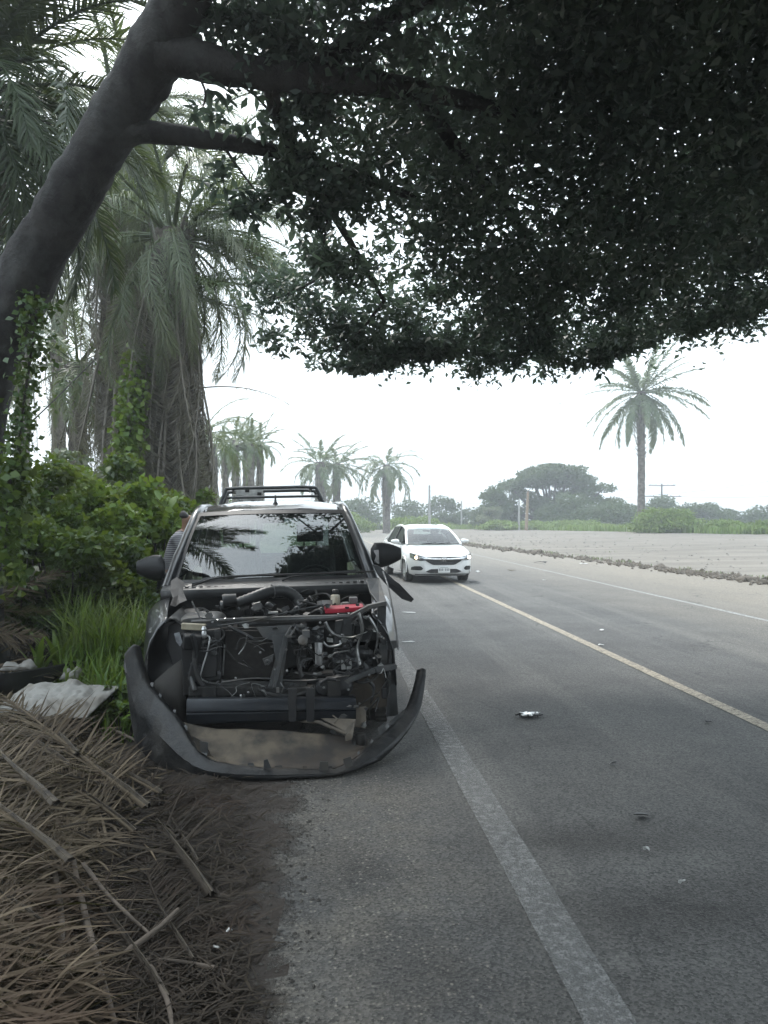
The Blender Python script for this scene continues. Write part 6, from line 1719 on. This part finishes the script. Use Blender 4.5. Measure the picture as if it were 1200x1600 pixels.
# broad bladed plant in front
def blade_leaf(L, W, bend, seed):
    b = MB(); rws = []
    for t in np.linspace(0, 1, 9):
        a = math.pi / 2 - bend * t ** 1.5
        w = W * (.5 + .5 * min(1, t * 3)) * (1 - max(0, (t - .45) / .55) ** 1.7) + .001
        if t == 0: p = Vector((0, 0, 0))
        else: p = p + Vector((math.cos(a), 0, math.sin(a))) * L / 8
        rws.append([p + Vector((0, -w / 2, .12 * w)), p, p + Vector((0, w / 2, .12 * w))])
    b.rows(rws); me = bpy.data.meshes.new('leaf'); me.from_pydata(b.v, [], b.f); me.materials.append(M_bush2); me.shade_smooth(); return me
bm_ = [blade_leaf(.5, .05, 1.2, 0), blade_leaf(.42, .055, .7, 1), blade_leaf(.36, .04, 1.7, 2)]
def broad(label, px, y, n, s, seed):
    rr = random.Random(seed); x = (px - CX) * y / FPX
    root = tag(empty('broad_grass_plant', (x, y, g_at(x, y))), label, 'plant')
    MB().tube([(0, 0, -.03), (0, 0, .1 * s), (.01, 0, .18 * s)], [.018, .014, .006], 6).build('stem', M_bush2, root)
    for i in range(n): link('leaf', bm_[i % 3], root, (rr.uniform(-.03, .03), rr.uniform(-.03, .03), .02 + .012 * i), (0, rr.uniform(-.3, .2), i * 2.4 + rr.uniform(-.3, .3)), s * rr.uniform(.75, 1.15))
broad('broad bladed green plant beside the fallen dry fronds', 62, 6.6, 12, 1.05, 1)
broad('second broad bladed plant just right of the first', 92, 6.75, 10, 1.0, 2)
broad('small broad bladed plant near the black trim strip', 118, 6.5, 8, .7, 3)

# ------------------------------------------------------------------ fallen palm fronds and litter
DF = [frond_mesh('dry_frond', M_straw, 92, d, sag=s_, seed=60 + i, curl=c, miss=.08, lmax=.26, wl=.0062, vee=v_, plumose=.25, stalk=.2) for i, (d, c, s_, v_) in enumerate(((.1, .25, .15, .12), (.18, -.3, .2, .2), (-.12, .15, .1, .05), (.25, .05, .25, .3)))]
DK = [frond_mesh('dry_frond', M_strawdark, 70, d, sag=s_, seed=70 + i, curl=c, miss=.15, lmax=.24, wl=.006, vee=.12, plumose=.2, stalk=.22) for i, (d, c, s_) in enumerate(((.1, .2, .1), (.05, -.25, .12)))]
def stalk_mesh(me_name, mat, L=1.0):
    b = MB(); pts = [(0, 0, 0), (.25, 0, .005), (.6, .012, .0), (1, 0, -.01)]
    rws = []
    for p, w, h in zip(pts, (.055, .034, .022, .012), (.014, .016, .013, .008)):
        p = Vector(p); rws.append([p + Vector((0, -w, 0)), p + Vector((0, -w * .5, h)), p + Vector((0, w * .5, h)), p + Vector((0, w, 0)), p + Vector((0, 0, -h * .6))])
    b.rows(rws, close=True); me = bpy.data.meshes.new(me_name); me.from_pydata(b.v, [], b.f); me.materials.append(mat); return me
STM = stalk_mesh('stalk', M_rachis)
def dry(label, p0, p1, h0, h1, me, roll=0, stalk=True, group='dry fronds heaped on the verge', L=None, ext=1.0, bw=.09):
    """a fallen frond from its butt p0 to its tip p1; photo positions with distances"""
    a_, c_ = gh(p0[0], p0[1], h0), gh(p1[0], p1[1], h1)
    d = c_ - a_; Lx = d.length * ext
    root = empty('dry_frond', a_, (0, -math.atan2(d.z, math.hypot(d.x, d.y)), math.atan2(d.y, d.x)))
    tag(root, label, 'palm frond', group)
    link('leaflets', me, root, (0, 0, 0), (roll, 0, 0), Lx)
    if stalk: link('stalk', STM, root, (-.02, 0, .012), (roll * .5, 0, 0), (Lx * .5, Lx * bw, Lx * .7))
    return root
gy_ = lambda py: CAM_H * FPX / (py - HY)
def gh(px, py, dh=0.0):
    """point dh above the uneven ground that the photo shows at (px, py)"""
    y = gy_(py) * .9
    for _ in range(12):
        x = (px - CX) * y / FPX
        y = lerp(y, max(.5, (CAM_H - H(x, y) - dh) * FPX / (py - HY)), .6)
    x = (px - CX) * y / FPX
    return Vector((x, y, H(x, y) + dh))
def dp(label, q0, q1, h0, h1, me, roll=0, **kw):
    return dry(label, q0, q1, h0, h1, me, roll, **kw)
SH = 'one of the tangled dry fronds in the brown heap on the verge'
dp('frond with a thick pale butt pointing at the road, topmost of the heap', (105, 1345), (-110, 1170), .22, .26, DF[0], .2, bw=.36)
dp('frond with its split butt just above the topmost one', (85, 1258), (-60, 1120), .24, .26, DF[1], -.1, bw=.28)
dp('long frond lying along the foot of the white sheet', (230, 1262), (30, 1110), .10, .18, DF[2], .1)
dp('frond with a bare midrib aimed at the bumper', (250, 1240), (75, 1140), .08, .2, DF[3], .3)
def lean_frond(label, p0, p1, me, roll=0):
    a_, c_ = P(*p0), P(*p1); d = c_ - a_
    root = empty('dry_frond', a_, (0, -math.atan2(d.z, math.hypot(d.x, d.y)), math.atan2(d.y, d.x)))
    tag(root, label, 'palm frond', 'dry fronds leaning on the bushes')
    link('leaflets', me, root, (0, 0, 0), (roll, 0, 0), d.length); link('stalk', STM, root, (-.02, 0, .012), (roll * .5, 0, 0), (d.length * .5, d.length * .2, d.length * .6))
lean_frond('grey frond leaning over the weeds at the left, its tip uppermost', (-120, 960, 6.7), (105, 893, 7.4), DF[0], .5)
lean_frond('dry frond drooping under the uppermost leaning one', (-130, 950, 6.5), (75, 960, 6.7), DF[2], -.6)
lean_frond('dry frond fanned out above the black trim strip', (-140, 985, 6.4), (62, 985, 6.5), DF[3], .7)
lean_frond('brown frond wedged behind the leaning ones', (-110, 930, 7.2), (90, 925, 7.6), DK[0], .4)
lean_frond('pale frond bent down towards the white carton', (-90, 935, 6.45), (45, 1010, 6.35), DF[1], -.3)
dp('frond fanned out along the lower left edge', (60, 1440), (-140, 1300), .16, .22, DF[1], .15)
dp('lowest frond at the bottom left corner', (95, 1610), (-120, 1420), .1, .2, DF[0], -.2)
for q0, q1, h0, h1, k_, ro in (((60, 1300), (-120, 1230), .16, .2, 0, .3), ((110, 1200), (-40, 1090), .16, .2, 1, .1), ((160, 1230), (-20, 1180), .12, .16, 2, -.2), ((130, 1290), (-60, 1330), .12, .14, 3, .2), ((40, 1380), (-130, 1400), .12, .16, 0, .2), ((120, 1180), (20, 1075), .2, .16, 1, 0), ((180, 1210), (60, 1120), .08, .14, 3, .3), ((210, 1300), (60, 1180), .05, .16, 0, -.2), ((70, 1500), (-120, 1350), .1, .16, 2, .1), ((190, 1340), (20, 1250), .05, .15, 1, .15), ((140, 1400), (-30, 1240), .08, .16, 3, .2), ((20, 1560), (-150, 1480), .1, .12, 1, 0)):
    dp(SH, q0, q1, h0, h1, DF[k_], ro)
SD = 'one of the dark rotted fronds pressed into the soil by the asphalt'
for q0, q1, k_ in (((330, 1400), (180, 1190), 0), ((300, 1500), (200, 1340), 1), ((260, 1560), (110, 1330), 0), ((345, 1500), (215, 1480), 1), ((180, 1600), (80, 1400), 0), ((310, 1350), (230, 1220), 1), ((210, 1640), (230, 1450), 1), ((330, 1330), (250, 1400), 0)):
    dp(SD, q0, q1, .02, .03, DK[k_], random.uniform(-.15, .15), group='rotted fronds in the soil')
# loose straw
pp = []
while len(pp) < 7000:
    py = random.uniform(1085, 1660) if random.random() < .88 else random.uniform(930, 1060)
    px = random.triangular(-140, interp(py, [1085, 1150, 1280, 1400, 1600], [170, 270, 250, 150, 120]), -40) if py > 1080 else random.uniform(-80, 90)
    hh = .2 * max(0, 1 - (px + 60) / 260) if py > 1080 else .25
    pp.append(tuple(gh(px, py, random.uniform(.0, max(.02, hh)))))
pp = np.array(pp)
def straws(pp, Lm, w, seed, tilt=.35):
    r_ = np.random.default_rng(seed); n = len(pp)
    az = r_.uniform(0, 2 * np.pi, n); el = r_.normal(0, tilt, n) * .5; L = r_.uniform(.4, 1.2, n) * Lm
    d = np.stack([np.cos(az) * np.cos(el), np.sin(az) * np.cos(el), np.sin(el)], 1); s_ = np.stack([-np.sin(az), np.cos(az), r_.normal(0, .4, n)], 1) * w
    m = pp + d * (L / 2)[:, None] + np.array([0, 0, 1]) * (L * .05)[:, None]; e = pp + d * L[:, None]
    V = np.stack([pp - s_, pp + s_, m + s_, m - s_, e], 1).reshape(-1, 3); i = np.arange(n)[:, None] * 5
    return V, np.concatenate([i + np.array([[0, 1, 2]]), i + np.array([[0, 2, 3]]), i + np.array([[3, 2, 4]])], 1).reshape(-1, 3)
V, F = straws(pp, .3, .0058, 1)
tag(link('straw_litter', np_mesh('straw_litter', V, F, M_straw)), 'loose dry palm straw strewn over the heap', 'litter', kind='stuff')
pp = []
while len(pp) < 4200:
    py = random.uniform(1180, 1640); px = random.uniform(100, 400) - (py - 1180) * .05 + random.gauss(0, 20); q_ = gh(px, py); x, y = q_.x, q_.y
    if road_uv(x, y)[0] > -.2 + random.uniform(-.05, .1): continue
    pp.append((x, y, g_at(x, y) + random.uniform(.0, .02)))
V, F = straws(np.array(pp), .17, .003, 2, .2)
tag(link('dark_litter', np_mesh('dark_litter', V, F, M_strawdark)), 'damp dark plant bits scattered over the bare soil', 'litter', kind='stuff')
# sticks
M_stick = surf('stick_wood', (.12, .095, .075), (.07, .055, .042), 7, .85, bump=.3)
for lab, q0, q1, r0, h0, h1 in (('pale stick lying slantwise at the bare end of the soil', (195, 1490), (278, 1420), .012, .03, .07), ('long dark stem running down the bare soil', (110, 1330), (180, 1600), .013, .05, .04), ('dark stem beside the long one, nearer the heap', (80, 1340), (95, 1600), .014, .08, .04), ('brown stalk slanting from the heap to the pale stick', (130, 1350), (240, 1465), .009, .1, .03), ('thin stick along the edge of the asphalt', (190, 1500), (370, 1520), .008, .015, .015), ('short split stick at the lower left', (45, 1420), (62, 1560), .012, .14, .06), ('pale twig near the bottom edge', (20, 1610), (95, 1580), .007, .08, .05), ('thin stem below the pale stick', (235, 1510), (270, 1610), .010, .02, .02), ('twig standing up by the white sheet', (140, 1095), (146, 1062), .004, .04, .22), ('broken brown branch under the bumper end', (165, 1135), (245, 1175), .010, .05, .03)):
    a_, c_ = gh(*q0, h0), gh(*q1, h1)
    m_ = lerp(a_, c_, .5) + Vector((random.uniform(-.03, .03), random.uniform(-.02, .02), .01))
    b = MB(); b.tube(smooth_path([Vector((0, 0, 0)), m_ - a_, c_ - a_], 4), [r0 * q for q in (1, 1.05, .95, 1, .9, .85, .8, .7, .55)], 7, jit=.12)
    tag(b.build('stick', M_stick, smooth=60, loc=a_), lab, 'stick', 'sticks on the verge')
# white plastic sheet and scraps
M_sheet = surf('grubby_white_sheet', (.22, .213, .196), (.13, .12, .103), 4.5, .6, dust=(.15, .13, .105), lo=.5, hi=.75)
def sheet(name, label, c, w, d, hgt, seed, rot=0, nu=56, nv=40, outline=None, cat='plastic sheet'):
    b = MB()
    def fn(u, v):
        x, y = (u - .5) * w, (v - .5) * d
        ed_ = 1 + .16 * noise.noise(Vector((math.atan2(y, x) * 1.2, seed, 0)))
        x *= ed_; y *= ed_
        r_ = abs(noise.noise(Vector((x * 3.2, y * 3.2, seed)))) * 1.0 + .6 * abs(noise.noise(Vector((x * 8, y * 9, seed + 4)))) + .35 * abs(noise.noise(Vector((x * 17, y * 19, seed + 8))))
        k_ = (1 - abs(2 * u - 1) ** 4) * (1 - abs(2 * v - 1) ** 4)
        return Vector((x, y, .015 + hgt * (.35 + r_) * (.25 + .75 * k_)))
    b.grid(fn, nu, nv)
    return tag(b.build(name, M_sheet, smooth=50, loc=c, solid=.003), label, cat)
c_ = gh(90, 1100, .2); o = sheet('plastic_sheet', 'crumpled dirty white plastic sheet on top of the dry fronds', c_, .72, .5, .09, 3, cat='plastic sheet'); o.rotation_euler = (R(14), 0, R(-6))
c_ = gh(112, 1066, .2); o = sheet('plastic_bag', 'small grey plastic bag puffed up behind the white sheet', c_, .16, .12, .14, 5, nu=16, nv=12, cat='plastic bag')
c_ = gh(30, 1052, .2); o = sheet('plastic_bag', 'torn white scraps in front of the black trim strip', c_, .26, .12, .1, 9, nu=18, nv=10, cat='plastic bag')
c_ = gh(2, 1028, .2); b = MB(); b.box((0, 0, 0), (.09, .06, .08), (.2, .1, .3)); b.box((.02, -.01, .05), (.06, .05, .02), (.2, .1, .3)); tag(b.build('white_carton', M_white, loc=c_, bevel=.008), 'little white carton at the left edge of the picture', 'carton')
# long black trim lying in the weeds
tr_ = empty('bumper_strip', gh(100, 1062, .25)); tag(tr_, 'long black strip of car bumper lying in the weeds by the sheet', 'car part')
pts = smooth_path([gh(-60, 1068, .22), gh(0, 1070, .22), gh(60, 1060, .22), gh(110, 1044, .22), gh(170, 1030, .2), gh(212, 1022, .2)], 4)
rws = []
for i, p in enumerate(pts):
    hh = interp(i / (len(pts) - 1), [0, .4, .55, 1], [.15, .14, .09, .05]); q = p - tr_.location
    rws.append([q + Vector((0, .08, hh * .45)), q + Vector((0, 0, hh * .55)), q + Vector((0, -.035, hh * .2)), q + Vector((0, -.03, -hh * .3)), q + Vector((0, .0, -hh * .55))])
b = MB(); b.rows(rws); b.build('strip', M_plas, tr_, smooth=40, solid=.006)
b = MB(); b.tube([r_[1] + Vector((0, -.006, .004)) for r_ in rws], .005, 5); b.build('lip', M_grey, tr_)
# bits on the road
def bit(label, px, py, sz_, mat, seed, cat='debris', name='debris_shard', h=.02, el=(1, 1)):
    y = gy_(py); x = (px - CX) * y / FPX; rr = random.Random(seed)
    b = MB(); n = 7; ring = [Vector((math.cos(6.283 * i / n) * sz_ * el[0] * rr.uniform(.5, 1.1), math.sin(6.283 * i / n) * sz_ * el[1] * rr.uniform(.5, 1.1), rr.uniform(.002, h))) for i in range(n)]
    ce = Vector((0, 0, h * .8)); b.add(ring + [ce] + [p * .97 - Vector((0, 0, .004)) for p in ring], [(i, (i + 1) % n, n) for i in range(n)] + [(i, (i + 1) % n, n + 1 + (i + 1) % n, n + 1 + i) for i in range(n)])
    return tag(b.build(name, mat, loc=(x, y, H(x, y) + .006), solid=.002), label, cat)
fx = P(828, 1121, gy_(1121)); fo = empty('crushed_can', (fx.x, fx.y, .008), (0, 0, .2)); tag(fo, 'crushed shiny metal scrap lying in the near lane', 'scrap metal')
b = MB(); rws = []
for t in np.linspace(0, 1, 10):
    rws.append([Vector(((t - .5) * .17, (.05 * math.sin(math.pi * (.15 + .8 * t))) * math.cos(a) * (1 + .3 * nz(t * 5, a, 1)), .018 + .017 * math.sin(a) * (1 + .8 * nz(a * 2, t * 6, 1.4)))) for a in np.linspace(0, 6.283, 11)[:-1]])
b.rows(rws, close=True); b.add(rws[0], [tuple(range(10))]); b.add(rws[-1], [tuple(range(9, -1, -1))]); b.build('shell', surf('foil', (.6, .6, .58), (.06, .06, .06), 22, .3, metal=.8, lo=.45, hi=.55), fo, smooth=25)
b = MB(); b.tube([(-.11, .03, .01), (-.04, .05, .02), (.03, .045, .012)], .008, 6); b.tube([(.05, -.03, .01), (.1, -.01, .014), (.11, .02, .01)], .009, 6); b.build('dark_rim', M_dark, fo)
bit('curled black plastic shard alone in the near lane', 1003, 1278, .055, M_plas, 3, h=.03, el=(1, .6))
bit('white chip at the far lane beside the centre line', 939, 1009, .06, M_white, 4, el=(1, .5))
bit('small pale chip a little beyond the centre line', 940, 986, .04, M_white, 5)
bit('grey speck of plastic near the middle of the near lane', 1107, 1130, .03, M_plas, 6)
bit('pale flat chip left of the centre line', 958, 1195, .035, M_steel, 7, el=(1, .4))
bit('dark torn strip beside the front wheel of the sedan', 742, 911, .22, M_plas, 8, h=.06, el=(1, .35))
bit('white scrap of paper right of the sedan', 747, 895, .09, M_white, 9, h=.08)
bit('brown shard on the road edge right of the sedan', 800, 893, .16, M_clod, 10, h=.06, el=(1, .4))
bit('dark shard below the earth ridge', 845, 880, .3, M_plas, 11, h=.07, el=(1, .3))
bit('pale shard in the earth ridge', 912, 882, .2, M_white, 12, h=.06, el=(1, .4))
bit('chip of glass on the far white line', 850, 907, .08, M_white, 13, el=(1, .4))
bit('pale stone on the damp soil by the asphalt', 338, 1488, .016, M_white, 14, name='stone', cat='stone')
bit('second pale stone on the soil edge', 358, 1462, .012, M_white, 15, name='stone', cat='stone')
bit('white fleck on the near lane by the dark stains', 1010, 1330, .02, M_white, 16, el=(1, .4))
bit('white fleck near the worn white line', 1065, 1383, .02, M_white, 17, el=(1, .4))
bit('thin white strip on the road beside the pickup', 640, 958, .12, M_white, 18, h=.02, el=(1.4, .25))
bit('second white strip on the road nearer the wheel of the pickup', 636, 1004, .10, M_white, 19, h=.015, el=(1.2, .2))
# ------------------------------------------------------------------ haze
b = MB(); b.box((0, 180, 14), (900, 520, 33))
hz = b.build('haze', None)
m, n, l, out = newmat('haze_air')
pv = n.new('ShaderNodeVolumePrincipled')
pv.inputs['Color'].default_value = (.9, .95, 1, 1)
pv.inputs['Density'].default_value = .0021
pv.inputs['Anisotropy'].default_value = .3
l.new(pv.outputs[0], out.inputs['Volume'])
hz.data.materials.append(m)
tag(hz, 'thin pale haze in the air', kind='stuff')
